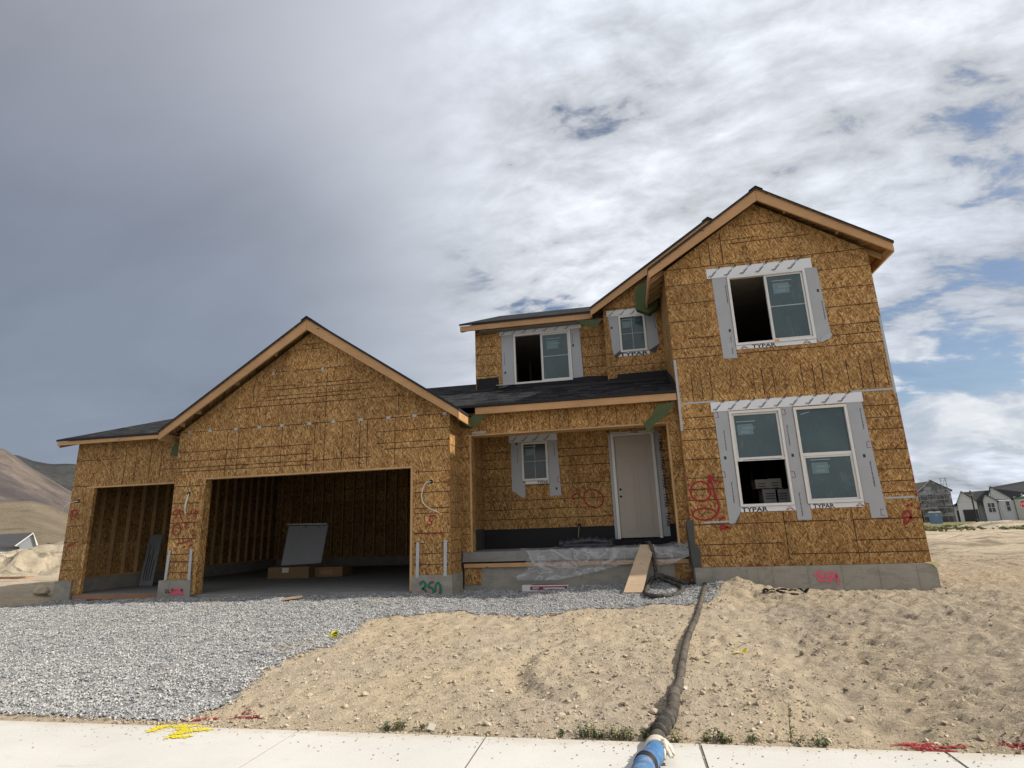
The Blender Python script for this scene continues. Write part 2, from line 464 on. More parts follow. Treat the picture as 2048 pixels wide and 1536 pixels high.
def arr_mesh(name, verts, faces, mats, mi=None, smooth=True):
    me = bpy.data.meshes.new(name)
    nf = len(faces); k = faces.shape[1]
    me.vertices.add(len(verts)); me.vertices.foreach_set('co', np.asarray(verts, 'f').ravel())
    me.loops.add(nf * k); me.loops.foreach_set('vertex_index', np.asarray(faces, 'i').ravel())
    me.polygons.add(nf); me.polygons.foreach_set('loop_start', np.arange(0, nf * k, k, dtype='i')); me.polygons.foreach_set('loop_total', np.full(nf, k, 'i'))
    for q in (mats if isinstance(mats, (list, tuple)) else [mats]): me.materials.append(q)
    if mi is not None: me.polygons.foreach_set('material_index', np.asarray(mi, 'i'))
    me.polygons.foreach_set('use_smooth', np.full(nf, smooth))
    me.update(); me.validate()
    return me

# built-in font lettering as flat meshes
_tc = {}
def text_faces(txt, bold=False):
    if txt in _tc: return _tc[txt]
    cu = bpy.data.curves.new('lettering', 'FONT'); cu.body = txt; cu.resolution_u = 2
    if bold: cu.offset = .03
    ob = bpy.data.objects.new('lettering', cu); C.objects.link(ob)
    dg = bpy.context.evaluated_depsgraph_get()
    me = bpy.data.meshes.new_from_object(ob.evaluated_get(dg))
    vs = [(v.co.x, v.co.y) for v in me.vertices]; fs = [tuple(p.vertices) for p in me.polygons]
    bpy.data.objects.remove(ob); bpy.data.curves.remove(cu); bpy.data.meshes.remove(me)
    wd = max(v[0] for v in vs) if vs else 1
    _tc[txt] = (vs, fs, wd)
    return _tc[txt]
def put_text(mb, txt, pos, height, ang, plane, mi=0, bold=False, shear=0.0):
    vs, fs, wd = text_faces(txt, bold)
    k = height / .7; ca, sa = math.cos(ang), math.sin(ang)
    base = len(mb.v)
    for x, y in vs:
        x2 = (x + shear * y) * k; y2 = y * k
        mb.v.append(tuple(plane(pos[0] + x2 * ca - y2 * sa, pos[1] + x2 * sa + y2 * ca)))
    for f in fs:
        mb.f.append(tuple(base + i for i in f)); mb.m.append(mi); mb.uv.append(None)

# ------------------------------------------------------------------ terrain
_rs = np.random.RandomState(11)
_lat = _rs.rand(256, 256)
def vnoise(x, y, seed=0):
    x = np.asarray(x, 'd') + seed * 17.31; y = np.asarray(y, 'd') + seed * 9.77
    xi = np.floor(x).astype(np.int64); yi = np.floor(y).astype(np.int64); fx = x - xi; fy = y - yi
    fx = fx * fx * fx * (fx * (fx * 6 - 15) + 10); fy = fy * fy * fy * (fy * (fy * 6 - 15) + 10)
    a = _lat[xi & 255, yi & 255]; b = _lat[(xi + 1) & 255, yi & 255]; c = _lat[xi & 255, (yi + 1) & 255]; d = _lat[(xi + 1) & 255, (yi + 1) & 255]
    return (a * (1 - fx) + b * fx) * (1 - fy) + (c * (1 - fx) + d * fx) * fy - .5
def fbm(x, y, seed=0, octv=4, gain=.5):
    s = 0; a = 1.0; f = 1.0
    for k in range(octv):
        s = s + a * vnoise(x * f, y * f, seed + k * 3); a *= gain; f *= 2.03
    return s
def sstep(v, a, b):
    q = np.clip((v - a) / (b - a), 0, 1); return q * q * (3 - 2 * q)
def bump(x, y, cx, cy, rx, ry, h):
    return h * np.exp(-(((x - cx) / rx) ** 2 + ((y - cy) / ry) ** 2))
def ground_z(x, y, detail=True):
    x = np.asarray(x, 'd'); y = np.asarray(y, 'd')
    z = np.interp(y, [-1e9, 2.6, 2.9, 4.6, 4.75, 11, 20, 40, 160, 400, 2500], [-1.9, -1.9, -1.56, -1.56, -1.525, -1.22, -1.24, -1.4, -2.1, -6, -20])
    z = z + bump(x, y, 1.78, 11.2, .45, .32, .20) + bump(x, y, 2.35, 11.05, .7, .3, .05) - bump(x, y, -11.4, 11.5, 1.5, .7, .07) - sstep(x, 1.9, 2.6) * sstep(y, 10.2, 11.4) * sstep(20 - y, 0, 6) * .045
    z = z + bump(x, y, 0.0, 11.9, 1.3, .7, .07) + bump(x, y, .75, 12.1, .9, .55, .085)
    z = z - bump(x, y, -14.6, 11.4, 1.4, .9, .02) + bump(x, y, -13.9, 11.75, .3, .25, .12)
    if detail:
        lot = sstep(y, 4.62, 5.1)
        far = 1 - sstep(y, 60, 140) * .6
        rt_ = sstep(x + (y - 8) * .12, 0.8, 2.2)
        z = z + lot * far * (fbm(x * .5, y * .5, 1, 3) * .06 * (1 + sstep(y, 16, 40)) + fbm(x * 2.6, y * 2.6, 4, 3) * .022 + fbm(x * 7, y * 7, 7, 4, .62) * .034)
        rg = .10 - np.abs(fbm(x * 2.2, y * 1.7, 81, 4, .6)) * .42; z = z + lot * np.clip(rg, -.08, .10) * (.06 + .01 * rt_) * far
        rg = .10 - np.abs(fbm(x * 6.5, y * 5.0, 91, 3, .6)) * .42; z = z + lot * np.clip(rg, -.08, .10) * (.10 + .05 * rt_) * far
        # machine tracks on the right: wavy ridges running slantwise
        u = x * .86 - y * .51; v = x * .51 + y * .86
        tr = (1.1 - 2 * np.abs(np.sin(v * 8.5 + fbm(x * 1.1, y * 1.1, 21, 3) * 6))) * (.45 + 1.3 * np.abs(fbm(u * 1.5, v * 3, 25, 3)))
        z = z + lot * rt_ * tr * .022 * (1 - sstep(y, 30, 70)) + lot * rt_ * (.12 - np.abs(fbm(u * 1.6, v * 6.5, 31, 4, .65))) * .09
        # lug treads pressed into the soil by a machine
        for ox_, oy_ in ((1.35, 7.35), (2.55, 8.35), (4.2, 10.2), (3.0, 6.2)):
            s2 = (x - ox_) * .82 - (y - oy_) * .57 + fbm(x * .6, y * .6, 44, 2) * .3; t2 = (x - ox_) * .57 + (y - oy_) * .82 + .06 * s2 * s2 * .3
            m2 = sstep(.24 - np.abs(t2), 0, .05) * sstep(s2, -1.4, -1.0) * (1 - sstep(s2, 2.6, 3.4)) * sstep(fbm(x * 1.7, y * 1.7, 47, 2), -.28, .02)
            z = z + lot * m2 * (np.clip(np.sin(s2 * 36 + np.abs(t2) * 10) * 2, -1, 1) * .012 - .010)
        # old wheel rut curving across the dirt in front of the porch
        rr = np.hypot(x + .15, (y - 6.7) * .8); rut = np.exp(-((rr - 1.15) / .10) ** 2) * sstep(-x, .4, .9) * sstep(y, 5.2, 5.8) * sstep(8.2 - y, 0, 1)
        z = z - rut * .06 + np.exp(-((rr - .95) / .07) ** 2) * sstep(-x, .4, .9) * sstep(y, 5.2, 5.8) * sstep(8.2 - y, 0, 1) * .03
        far2 = sstep(y, 18, 30) * (1 - sstep(y, 55, 90)) * sstep(x, 4, 9)
        z = z + far2 * (np.abs(fbm(x * .3, y * .5, 41, 5, .6)) * .5 - .09)
    return z
def gz(x, y): return float(ground_z(x, y))

def axis(fine0, fine1, st, lo, hi, grow=1.16):
    a = list(np.arange(fine0, fine1, st)); s_ = st
    b = [fine1]
    while b[-1] < hi: s_ *= grow; b.append(b[-1] + s_)
    c = []; s_ = st; q = fine0
    while q > lo: s_ *= grow; q -= s_; c.append(q)
    return np.array(c[::-1] + a + b)
gx = axis(-14.5, 9.5, .042, -6000, 6000, 1.12); gy = axis(4.4, 13.0, .036, -60, 9000, 1.07)
GX, GY = np.meshgrid(gx, gy, indexing='ij')
GZ = ground_z(GX, GY)
nx, ny = GX.shape
ii = np.arange(nx * ny).reshape(nx, ny)
quads = np.stack([ii[:-1, :-1], ii[1:, :-1], ii[1:, 1:], ii[:-1, 1:]], -1).reshape(-1, 4)

def dirt_mat(name, c0=(.505, .412, .290), rocky=1.0):
    m, t, b = mat(name)
    v = worldc(t)
    a = t.noise(v, .35, 5, .6).outputs[0]
    f = t.noise(v, 7, 8, .68).outputs[0]
    g = t.noise(v, 38, 4, .7).outputs[0]
    k = t.math('ADD', t.math('MULTIPLY_ADD', t.math('SUBTRACT', f, .5), .75, 1.0), t.math('MULTIPLY', t.math('SUBTRACT', g, .5), .5))
    col = t.mix(t.step(a, .35, .68), c0, (c0[0] * .87, c0[1] * .90, c0[2] * .99))
    x, y, z = t.sepv(v)
    # paler, greyer, track-rolled soil to the right of the house, brown weeds strip far off
    rt_ = t.math('MULTIPLY', t.step(x, 2.0, 6.0), .8)
    col = t.mix(rt_, col, (c0[0] * .98, c0[1] * 1.0, c0[2] * 1.05))
    st = t.noise(t.mapping(v, sc=(.10, .75, 1)), 1.0, 5, .6, .6).outputs[0]
    far = t.step(y, 16, 26)
    col = t.mix(t.math('MULTIPLY', far, t.step(st, .50, .62)), col, (c0[0] * 1.18, c0[1] * 1.2, c0[2] * 1.24))
    col = t.mix(t.math('MULTIPLY', far, t.step(st, .46, .36)), col, (c0[0] * .55, c0[1] * .55, c0[2] * .55))
    fs = t.noise(t.mapping(v, sc=(.55, 2.2, 1)), 1.0, 5, .7, .8).outputs[0]
    col = t.mix(t.math('MULTIPLY', t.step(y, 12, 18), t.step(fs, .52, .66)), col, (c0[0] * .5, c0[1] * .5, c0[2] * .52))
    # gravelly grey patch by the sidewalk at the far right
    gp = t.math('MULTIPLY', t.math('MULTIPLY', t.step(x, 2.0, 2.9), t.step(y, 5.6, 4.9)), t.step(f, .35, .55))
    col = t.mix(t.math('MULTIPLY', gp, .75), col, (.20, .19, .17))
    # green verge and dark plain in the distance
    gv = t.math('MULTIPLY', t.step(y, 62, 70), t.step(x, 5, 20))
    gcol = t.mix(t.noise(v, .25, 4).outputs[0], (.10, .12, .045), (.26, .20, .11))
    col = t.mix(gv, col, gcol)
    pl = t.step(y, 150, 260)
    pcol = t.mix(t.noise(t.mapping(v, sc=(.004, .012, 1)), 1, 4).outputs[0], (.075, .072, .062), (.17, .145, .105))
    col = t.mix(pl, col, pcol)
    col = t.vmath('SCALE', col, scale=k)
    sv_ = t.mapping(v, rot=(0, 0, R(31)), sc=(5, 19, 1))
    rdg = t.math('ABSOLUTE', t.math('SUBTRACT', t.noise(sv_, 1.0, 6, .68, .7).outputs[0], .5))
    rdg = t.math('SUBTRACT', 1.0, t.math('MULTIPLY', rdg, 4.0))
    rgt_ = t.step(x, 1.2, 2.4)
    h = t.math('ADD', t.math('ADD', f, t.math('MULTIPLY_ADD', g, .5, t.math('MULTIPLY', t.noise(v, 95, 3, .7).outputs[0], .25))), t.math('MULTIPLY', t.math('MULTIPLY', rdg, .75), rgt_))
    col = t.vmath('SCALE', col, scale=t.math('MULTIPLY_ADD', t.math('MULTIPLY', rdg, rgt_), .14, .97))
    finish(t, b, col, .95, h, .045, 1.0, .1)
    return m
DIRT = dirt_mat('bare soil')
me = arr_mesh('ground', np.stack([GX, GY, GZ], -1).reshape(-1, 3), quads, DIRT)
o = bpy.data.objects.new('ground', me); C.objects.link(o); tag(o, kind='structure')

# sidewalk, kerb and the road the picture is taken from
sw = MB()
jx = [.3615 + 1.5315 * k for k in range(-18, 14)]
for a, bq in zip(jx[:-1], jx[1:]):
    a += .009 if a > 0 else .003
    sw.hexa([(a + .006, 2.75, -1.66), (bq - .006, 2.75, -1.66), (bq - .006, 4.60, -1.66), (a + .006, 4.60, -1.66),
             (a + .006, 2.75, -1.5), (bq - .006, 2.75, -1.5), (bq - .006, 4.60, -1.5), (a + .006, 4.60, -1.5)])
sw = sw.build('sidewalk', WALK); tag(sw, kind='structure')
bev = sw.modifiers.new('bevel', 'BEVEL'); bev.width = .010; bev.segments = 2
jb = MB(); jb.box(jx[0], jx[-1], 2.76, 4.59, -1.60, -1.506); jb = jb.build('joint', JOINTM, sw)
rd = MB(); rd.box(-80, 80, -9, 2.0, -1.75, -1.63); tag(rd.build('road', ASPH), kind='structure')
kb = MB(); kb.box(-80, 80, 2.004, 2.744, -1.75, -1.51); tag(kb.build('kerb', WALK), kind='structure')

# ------------------------------------------------------------------ survey helpers: where a sight line meets the ground, the sidewalk or a wall
_F = 1131.723
def _ray(p): return rt * ((p[0] - 1024) / _F) - up * ((p[1] - 768) / _F) + fw
def PXG(p):
    r_ = _ray(p); z = -1.3
    for _ in range(40):
        k = z / r_.z; z = .5 * z + .5 * float(ground_z(r_.x * k, r_.y * k, False))
    k = z / r_.z; return (r_.x * k, r_.y * k)
def PXS(p): r_ = _ray(p); k = -1.5 / r_.z; return (r_.x * k, r_.y * k)
def PXSV(p, h): r_ = _ray(p); k = (-1.5 + h) / r_.z; return Vector((r_.x * k, r_.y * k, -1.5 + h))
def PXY(p, Y): r_ = _ray(p); k = Y / r_.y; return (r_.x * k, r_.z * k)

# ------------------------------------------------------------------ the house under construction
YG, YW, YS, YU, YB, YP = 11.15, 11.60, 13.50, 13.85, 11.60, 11.93
ZS, ZF = -1.14, -.835          # garage slab, top of the foundation
HX = (-4.0, 14.0, -1.24)
house = empty('house', HX, 'large two storey house under construction, bare strand board walls, black roof, open garage', 'house')
TH = .14

def xz(y): return lambda u, v: (u, y, v)
def seam_quads(mb, seams, y, holes, mi):
    """nail lines printed or caulked on the sheathing: ('h', z, x0, x1) or ('v', x, z0, z1)"""
    for kind, c, a, b_ in seams:
        q = a
        while q < b_ - 1e-6:
            L = min(rng.uniform(.18, .5), b_ - q); mid = q + L / 2
            hit_ = [h for h in holes if (h[0] - .03 < q + L and q < h[1] + .03 and h[2] - .03 < c < h[3] + .03 if kind == 'h' else h[2] - .03 < q + L and q < h[3] + .03 and h[0] - .03 < c < h[1] + .03)]
            if hit_:
                lo, hi = (hit_[0][0] - .03, hit_[0][1] + .03) if kind == 'h' else (hit_[0][2] - .03, hit_[0][3] + .03)
                if q < lo - .02: L = lo - q - .005; mid = q + L / 2
                else: q = max(hi + .005, q + .01); continue
            inh = any((h[0] - .01 < (mid if kind == 'h' else c) < h[1] + .01) and (h[2] - .01 < (c if kind == 'h' else mid) < h[3] + .01) for h in holes)
            if not inh and rng.random() > .03:
                wd = rng.uniform(.012, .019); o1 = rng.uniform(-.002, .002); o2 = o1 + rng.uniform(-.003, .003)
                if kind == 'h': mb.face([(q, y, c + o1 - wd / 2), (q + L, y, c + o2 - wd / 2), (q + L, y, c + o2 + wd / 2), (q, y, c + o1 + wd / 2)], mi)
                else: mb.face([(c + o1 - wd / 2, y, q), (c + o1 + wd / 2, y, q), (c + o2 + wd / 2, y, q + L), (c + o2 - wd / 2, y, q + L)], mi)
            q += L
def wall_grid(mb, xs0, xs1, z0, z1, yf, yb, holes, mi=0, mib=None, top=True):
    xs = sorted({xs0, xs1, *[h[0] for h in holes], *[h[1] for h in holes]}); zs = sorted({z0, z1, *[h[2] for h in holes], *[h[3] for h in holes]})
    xs = [x for x in xs if xs0 <= x <= xs1]; zs = [z for z in zs if z0 <= z <= z1]
    mib = mi if mib is None else mib
    solid = lambda x, z: not any(h[0] < x < h[1] and h[2] < z < h[3] for h in holes)
    for i in range(len(xs) - 1):
        for k in range(len(zs) - 1):
            a, b_, c, d = xs[i], xs[i + 1], zs[k], zs[k + 1]; mx, mz = (a + b_) / 2, (c + d) / 2
            if not solid(mx, mz): continue
            mb.face([(a, yf, c), (b_, yf, c), (b_, yf, d), (a, yf, d)], mi)
            mb.face([(b_, yb, c), (a, yb, c), (a, yb, d), (b_, yb, d)], mib)
            if i == 0 or not solid((xs[i - 1] + a) / 2, mz): mb.face([(a, yb, c), (a, yf, c), (a, yf, d), (a, yb, d)], mi)
            if i == len(xs) - 2 or not solid((b_ + xs[i + 2]) / 2, mz): mb.face([(b_, yf, c), (b_, yb, c), (b_, yb, d), (b_, yf, d)], mi)
            if k == 0 or not solid(mx, (zs[k - 1] + c) / 2): mb.face([(a, yb, c), (b_, yb, c), (b_, yf, c), (a, yf, c)], mi)
            if k == len(zs) - 2 or not solid(mx, (d + zs[k + 2]) / 2): mb.face([(a, yf, d), (b_, yf, d), (b_, yb, d), (a, yb, d)], mi)
def gable(mb, x0, x1, z0, zp, yf, yb, mi=0, trunc=None):
    xc = (x0 + x1) / 2
    poly = [(x0, yf, z0), (x1, yf, z0), (xc, yf, zp)]
    mb.prism(poly, (0, yb - yf, 0), mi)
def hl(z, a, b_): return ('h', z, a, b_)
def vl(x, a, b_): return ('v', x, a, b_)

# --- openings (x0, x1, z0, z1)
H_GAR = (-9.15, -4.27, -1.2, 1.275)
H_BAY = (-12.66, -10.22, -1.2, 1.275)
W1 = (2.447, 3.915, 3.44, 4.905); W2 = (2.135, 3.055, .262, 2.062); W3 = (3.322, 4.230, .275, 2.055)
W4 = (-2.54, -1.085, 3.585, 4.89); W5 = (.185, .785, 4.085, 4.985); W6 = (-2.372, -1.778, 1.10, 1.985)
DOOR = (-.215, .715, -.32, 2.015)

# --- front wall of the double garage
g = MB()
wall_grid(g, -9.91, -3.47, ZF, 2.37, YG, YG + TH, [H_GAR])
gable(g, -9.91, -3.47, 2.371, 4.53, YG, YG + TH)
pzL = [(-9.729,2.958), (-9.700,2.720), (-9.668,2.462), (-9.509,1.153), (-9.464,0.779), (-9.436,0.551), (-9.413,0.358), (-9.371,0.018), (-9.332,-0.306), (-9.313,-0.462), (-9.286,-0.688)]
pzR = [(-3.897,1.182), (-3.897,0.959), (-3.897,0.768), (-3.896,0.450), (-3.896,0.351), (-3.895,-0.039), (-3.894,-0.231), (-3.894,-0.432), (-3.894,-0.640)]
seams = [hl(2.372, -9.9, -3.48)]
for x, z in pzL[3:]: seams.append(hl(z, -9.90, -9.17))
for x, z in pzR: seams.append(hl(z, -4.25, -3.48))
for (x, z), e in zip([(-9.344,1.914), (-9.321,1.710), (-9.293,1.474)], (-6.6, -6.6, -6.6)): seams.append(hl(z, -9.9, e))
seams += [hl(1.56, -9.9, -5.2), hl(2.08, -5.1, -3.48), hl(1.83, -5.1, -3.48), hl(1.7, -4.9, -3.48)]
for x, z in [(-7.315,2.271), (-6.709,2.231), (-6.530,2.219), (-6.292,2.203), (-5.880,2.176), (-5.473,2.149), (-5.301,2.137), (-4.676,2.096)]: seams.append(vl(x, 1.36, 2.36))
for x, z in [(-8.668,2.133), (-8.386,1.558)]: seams.append(vl(x, 1.3, 2.3))
for x, z in [(-6.519,4.214), (-7.512,4.095), (-7.728,3.613), (-6.707,3.200), (-7.434,3.051), (-8.433,2.966), (-8.933,2.840), (-6.348,3.286)]:
    half = (4.53 - z) / .667 - .1
    seams.append(hl(z, -6.69 - half * rng.uniform(.55, 1), -6.69 + half * rng.uniform(.5, 1)))
seams += [vl(-6.3, 2.4, 3.5), vl(-4.6, 2.4, 2.9), vl(-8.1, 3.0, 3.4)]
seam_quads(g, seams, YG - .002, [H_GAR], 1)
gw = g.build('wall', [OSB, SEAM], house)
# --- right side wall of the garage, front part
g = MB(); g.box(-3.47 - TH, -3.47, YG + TH + .001, 20, ZF, 2.42)
for z in (2.0, 1.72, 1.42, 1.1, .93, .55, .32, .05, -.2, -.45, -.62):
    g.face([(-3.468, YG + .01, z), (-3.468, YP, z), (-3.468, YP, z + .011), (-3.468, YG + .01, z + .011)], 1)
g.build('wall', [OSB, SEAM], house)
# --- single bay front wall
g = MB(); wall_grid(g, -13.16, -9.912, ZF, 2.45, YB, YB + TH, [H_BAY])
s2 = [hl(z, a, b_) for z, a, b_ in ((1.95, -13.15, -11.9), (1.33, -13.15, -12.68), (.95, -13.15, -12.68), (.4, -13.15, -12.68), (.02, -13.15, -12.68), (-.38, -13.15, -12.68), (-.6, -13.15, -12.68), (2.05, -10.6, -9.92), (1.83, -10.6, -9.92), (1.62, -10.6, -9.92))]
s2 += [vl(x, 1.35, 2.2) for x in (-11.75, -11.45, -11.05, -10.75)]
seam_quads(g, s2, YB - .002, [H_BAY], 1)
g.build('wall', [OSB, SEAM], house)
g = MB(); g.box(-9.909, -9.77, YG + TH + .001, YB + .3, ZF, 2.5); g.build('wall', OSB, house)
g = MB(); g.box(-13.16, -13.16 + .012, YB + TH + .001, 20, ZF, 2.5); g.build('wall', OSB, house)
g = MB(); g.box(-13.15, -3.60, 20.001, 20.02, ZF - .03, 3.4)
for z in (.4, 1.62): g.face([(-13.1, 19.999, z), (-3.7, 19.999, z), (-3.7, 19.999, z + .012), (-13.1, 19.999, z + .012)], 1)
g.build('wall', [OSB, SEAM], house)
# framing seen through the open bays
for k in range(19):
    y = 12.0 + k * .42
    q = MB(); q.box(-13.147, -13.06, y, y + .04, ZF + .04, 2.4); q.build('stud', STUD, house)
for k in range(22):
    x = -12.9 + k * .42
    q = MB(); q.box(x, x + .04, 19.90, 19.998, ZF + .04, 2.6); q.build('stud', STUD, house)
q = MB(); q.box(-13.148, -13.05, YB + TH + .002, 19.99, ZF + .001, ZF + .04); q.build('sill_plate', STUD, house)
# jambs and headers of the garage openings
def jamb(x0, x1, y0, y1, z0, z1, m_=None):
    q = MB(); q.box(x0, x1, y0, y1, z0, z1); return q.build('jamb', m_ or STUD, house)
jamb(-9.2, -9.112, YG - .018, YG + .20, ZS + .01, 1.275, OSB); jamb(-4.308, -4.262, YG - .018, YG + .16, ZS + .01, 1.275)
jamb(-9.2, -4.262, YG - .022, YG + .15, 1.276, 1.31)
jamb(-12.72, -12.50, YB - .02, YB + .06, ZS + .0, 1.275, OSB); jamb(-12.72, -9.915, YB - .022, YB + .15, 1.276, 1.31); jamb(-10.26, -10.22, YB + .01, YB + .15, ZS + .0, 1.275)
q = MB(); q.box(-12.66, -10.23, YB - .03, YB + .01, ZS - .11, ZS - .012); q.build('threshold_board', OLDWOOD, house)
# garage slab
q = MB(); q.box(-9.9, -3.62, YG + .05, 19.98, ZS - .16, ZS); q.box(-13.02, -9.902, YB + .02, 19.98, ZS - .16, ZS); q.build('garage_slab', SLAB, house)

# --- foundation
def found(x0, x1, y0, y1, z0, z1, lines=(), nm='foundation'):
    q = MB(); q.box(x0, x1, y0, y1, z0, z1)
    for x in lines:
        q.box(x - .006, x + .006, y0 - .006, y0 - .0005, z0, z1 - .004)
    return q.build(nm, CONC, house)
found(-10.0, -9.215, YG - .045, YG + .3, -1.7, ZF - .002, (-9.72,))
fR = found(-4.255, -3.43, YG - .045, 11.86, -1.7, ZF - .002, (-3.83,))
found(-13.2, -12.74, YB - .045, YB + .3, -1.7, ZF - .002)
found(-13.19, -13.0, YB + .301, 20, -1.7, ZF - .002, ()); found(-13.0, -3.62, 19.99, 20.2, -1.7, ZF - .001)
found(-3.62, -3.47, 11.862, 19.98, -1.7, ZF - .001)
fW = found(1.16, 5.205, YW - .04, 20, -1.7, ZF - .002, [p[0] for p in ((1.465,-0.971), (2.073,-0.982), (2.263,-0.986), (2.513,-0.990), (3.115,-1.001), (3.680,-1.012), (4.281,-1.023), (4.893,-1.034))])
found(-3.43, 1.155, YP + .04, 13.5, -1.7, -.77, (-2.85, -2.0, -1.0, .2, .9))
# porch slab, its board and scraps of sheathing
q = MB(); q.box(-3.45, 1.155, YP - .03, YS - .005, -.655, -.462); ps = q.build('porch_slab', SLAB, house)
bv = ps.modifiers.new('bevel', 'BEVEL'); bv.width = .012; bv.segments = 2
q = MB()
for x in (-1.15,): q.box(x, x + .008, YP - .032, YP - .0305, -.65, -.468)
q.build('control_joint', DARKGAP, ps)
q = MB(); q.box(-3.42, 1.10, YP - .02, YP + .03, -.768, -.69); q.build('form_board', FIR, house)
q = MB(); q.box(-3.42, 1.12, YP + .031, YP + .06, -.77, -.655); q.build('gap', DARKGAP, house)  # solid black strip paints the shade between slab and board
q = MB(); q.box(-3.41, -3.06, YP + .018, YP + .036, -1.10, -.785); q.build('sheathing_scrap', OSB, house)
q = MB(); q.box(.83, 1.14, YP + .018, YP + .036, -1.16, -.80); q.build('sheathing_scrap', OSB, house)

# --- porch: beam, posts, back wall, side walls, ceiling
q = MB(); q.box(-3.468, 1.178, YP, YP + .30, 2.015, 2.50)
for p in ((-3.043,2.112), (-2.883,2.213), (-2.669,2.198), (-2.269,2.171), (-1.873,2.144), (-1.482,2.117), (-1.278,2.103), (-1.075,2.090), (-0.663,2.062), (-0.464,2.048), (-0.061,2.020), (0.328,1.994), (0.731,2.072)):
    q.face([(p[0], YP - .002, 2.03), (p[0] + .011, YP - .002, 2.03), (p[0] + .011, YP - .002, 2.42), (p[0], YP - .002, 2.42)], 1)
q.build('beam', [OSB, SEAM], house)
q = MB(); q.box(-3.36, 1.08, YP - .012, YP + .31, 1.985, 2.014); q.build('beam_trim', STUD, house)
for x0, x1 in ((-3.468, -3.235), (.945, 1.178)):
    q = MB(); q.box(x0, x1, YP, YP + .30, -.46, 2.013)
    for k, z in enumerate((1.75, 1.5, 1.12, .8, .38, .05, -.1)):
        q.face([(x0 + .01, YP - .002, z), (x1 - .02, YP - .002, z), (x1 - .02, YP - .002, z + .011), (x0 + .01, YP - .002, z + .011)], 1)
    q.box(x1 - .03 if x0 < -2 else x0 - .012, x1 + .012 if x0 < -2 else x0 + .03, YP - .014, YP - .003, -.46, 2.0, 2)
    q.build('post', [OSB, SEAM, STUD], house)
g = MB(); wall_grid(g, -3.35, 1.178, -.02, 3.3, YS, YS + TH, [W6, DOOR])
s3 = [hl(z, -3.34, 1.17) for z in (.2, .42, .63, .98, 1.4, 1.62, 1.8)]
seam_quads(g, s3, YS - .002, [W6, DOOR], 1); g.build('wall', [OSB, SEAM], house)
q = MB(); q.box(-3.345, -.25, YS + .012, YS + .10, -.46, -.021); q.box(.75, 1.178, YS + .012, YS + .10, -.46, -.021); q.box(-.2495, .7495, YS + .012, YS + .10, -.46, -.33); q.build('membrane', FELT, house)
g = MB(); g.prism([(-9.9, 19.99, 2.3), (-3.6, 19.99, 2.3), (-6.69, 19.99, 4.6)], (0, .03, 0)); g.build('gable_end', OSB, house)
q = MB(); q.box(-3.468, -3.35, YP + .301, YS - .001, 0, 2.5)
for z in (.2, .55, .98, 1.4, 1.75): q.face([(-3.348, YP + .31, z), (-3.348, YS, z), (-3.348, YS, z + .011), (-3.348, YP + .31, z + .011)], 1)
q.build('wall', [OSB, SEAM], house)
q = MB(); q.box(-3.46, -3.36, YP + .301, YS - .001, -.46, -.001); q.build('membrane', GREYFELT, house)
q = MB(); q.box(-3.34, 1.17, YP + .301, YS - .003, 2.52, 2.54); q.build('ceiling', SHEATH, house)

# --- tall wing, front
g = MB(); wall_grid(g, 1.18, 5.155, ZF, 5.20, YW, YW + TH, [W1, W2, W3])
gable(g, 1.18, 5.155, 5.201, 6.525, YW, YW + TH)
s4 = [hl(p[1], 1.19, 5.15) for p in ((1.293,5.221), (1.277,4.854), (1.256,4.436), (1.237,4.046), (1.219,3.663), (1.218,3.457), (1.218,3.252))]
s4 += [hl(p[1], 1.19, 5.15) for p in ((1.305,2.013), (1.299,1.781), (1.295,1.562), (1.273,1.178), (1.253,0.819), (1.248,0.599), (1.246,0.399), (1.233,-0.059))]
s4 += [hl((1.256,-0.428)[1], 1.19, 2.75), hl((1.280,-0.628)[1], 1.19, 1.9), hl((4.076,-0.419)[1], 3.95, 5.15), hl((4.039,-0.634)[1], 2.9, 5.15)]
for x in (1392, 1412, 1432, 1474, 1520, 1538, 1560, 1617, 1640, 1657, 1706, 1731, 1754, 1779):
    p = (2.603,2.689); xx = 1.18 + (x - 1358) / (1790 - 1358) * 3.975
    s4.append(vl(xx, 2.36, 2.92))
s4 += [vl(x, -.8, .2) for x in (2.85, 4.02)]
for p in ((3.697,6.481), (3.184,6.382), (2.637,6.048), (3.399,5.763), (2.185,5.675)):
    half = (6.5 - p[1]) / .667 - .12
    s4.append(hl(p[1], 3.17 - half * rng.uniform(.5, .95), 3.17 + half * rng.uniform(.55, .95)))
s4 += [vl(x, 5.23, zt) for x, zt in ((1.75, 5.45), (1.95, 5.6), (2.15, 5.75), (2.4, 5.95))]
seam_quads(g, s4, YW - .002, [W1, W2, W3], 1)
ww = g.build('wall', [OSB, SEAM], house)
# wing side walls
g = MB(); g.box(1.18, 1.18 + TH, YW + TH + .001, YS - .001, 2.4, 5.3); g.box(1.18, 1.18 + TH, YW + TH + .001, YP + .32, ZF, 2.399); g.box(1.18, 1.18 + TH, YP + .321, YS - .001, -.46, 2.399)
g.build('wall', OSB, house)
g = MB(); g.box(5.155 - TH, 5.155, YW + TH + .001, 20, ZF, 5.25); g.build('wall', OSB, house)
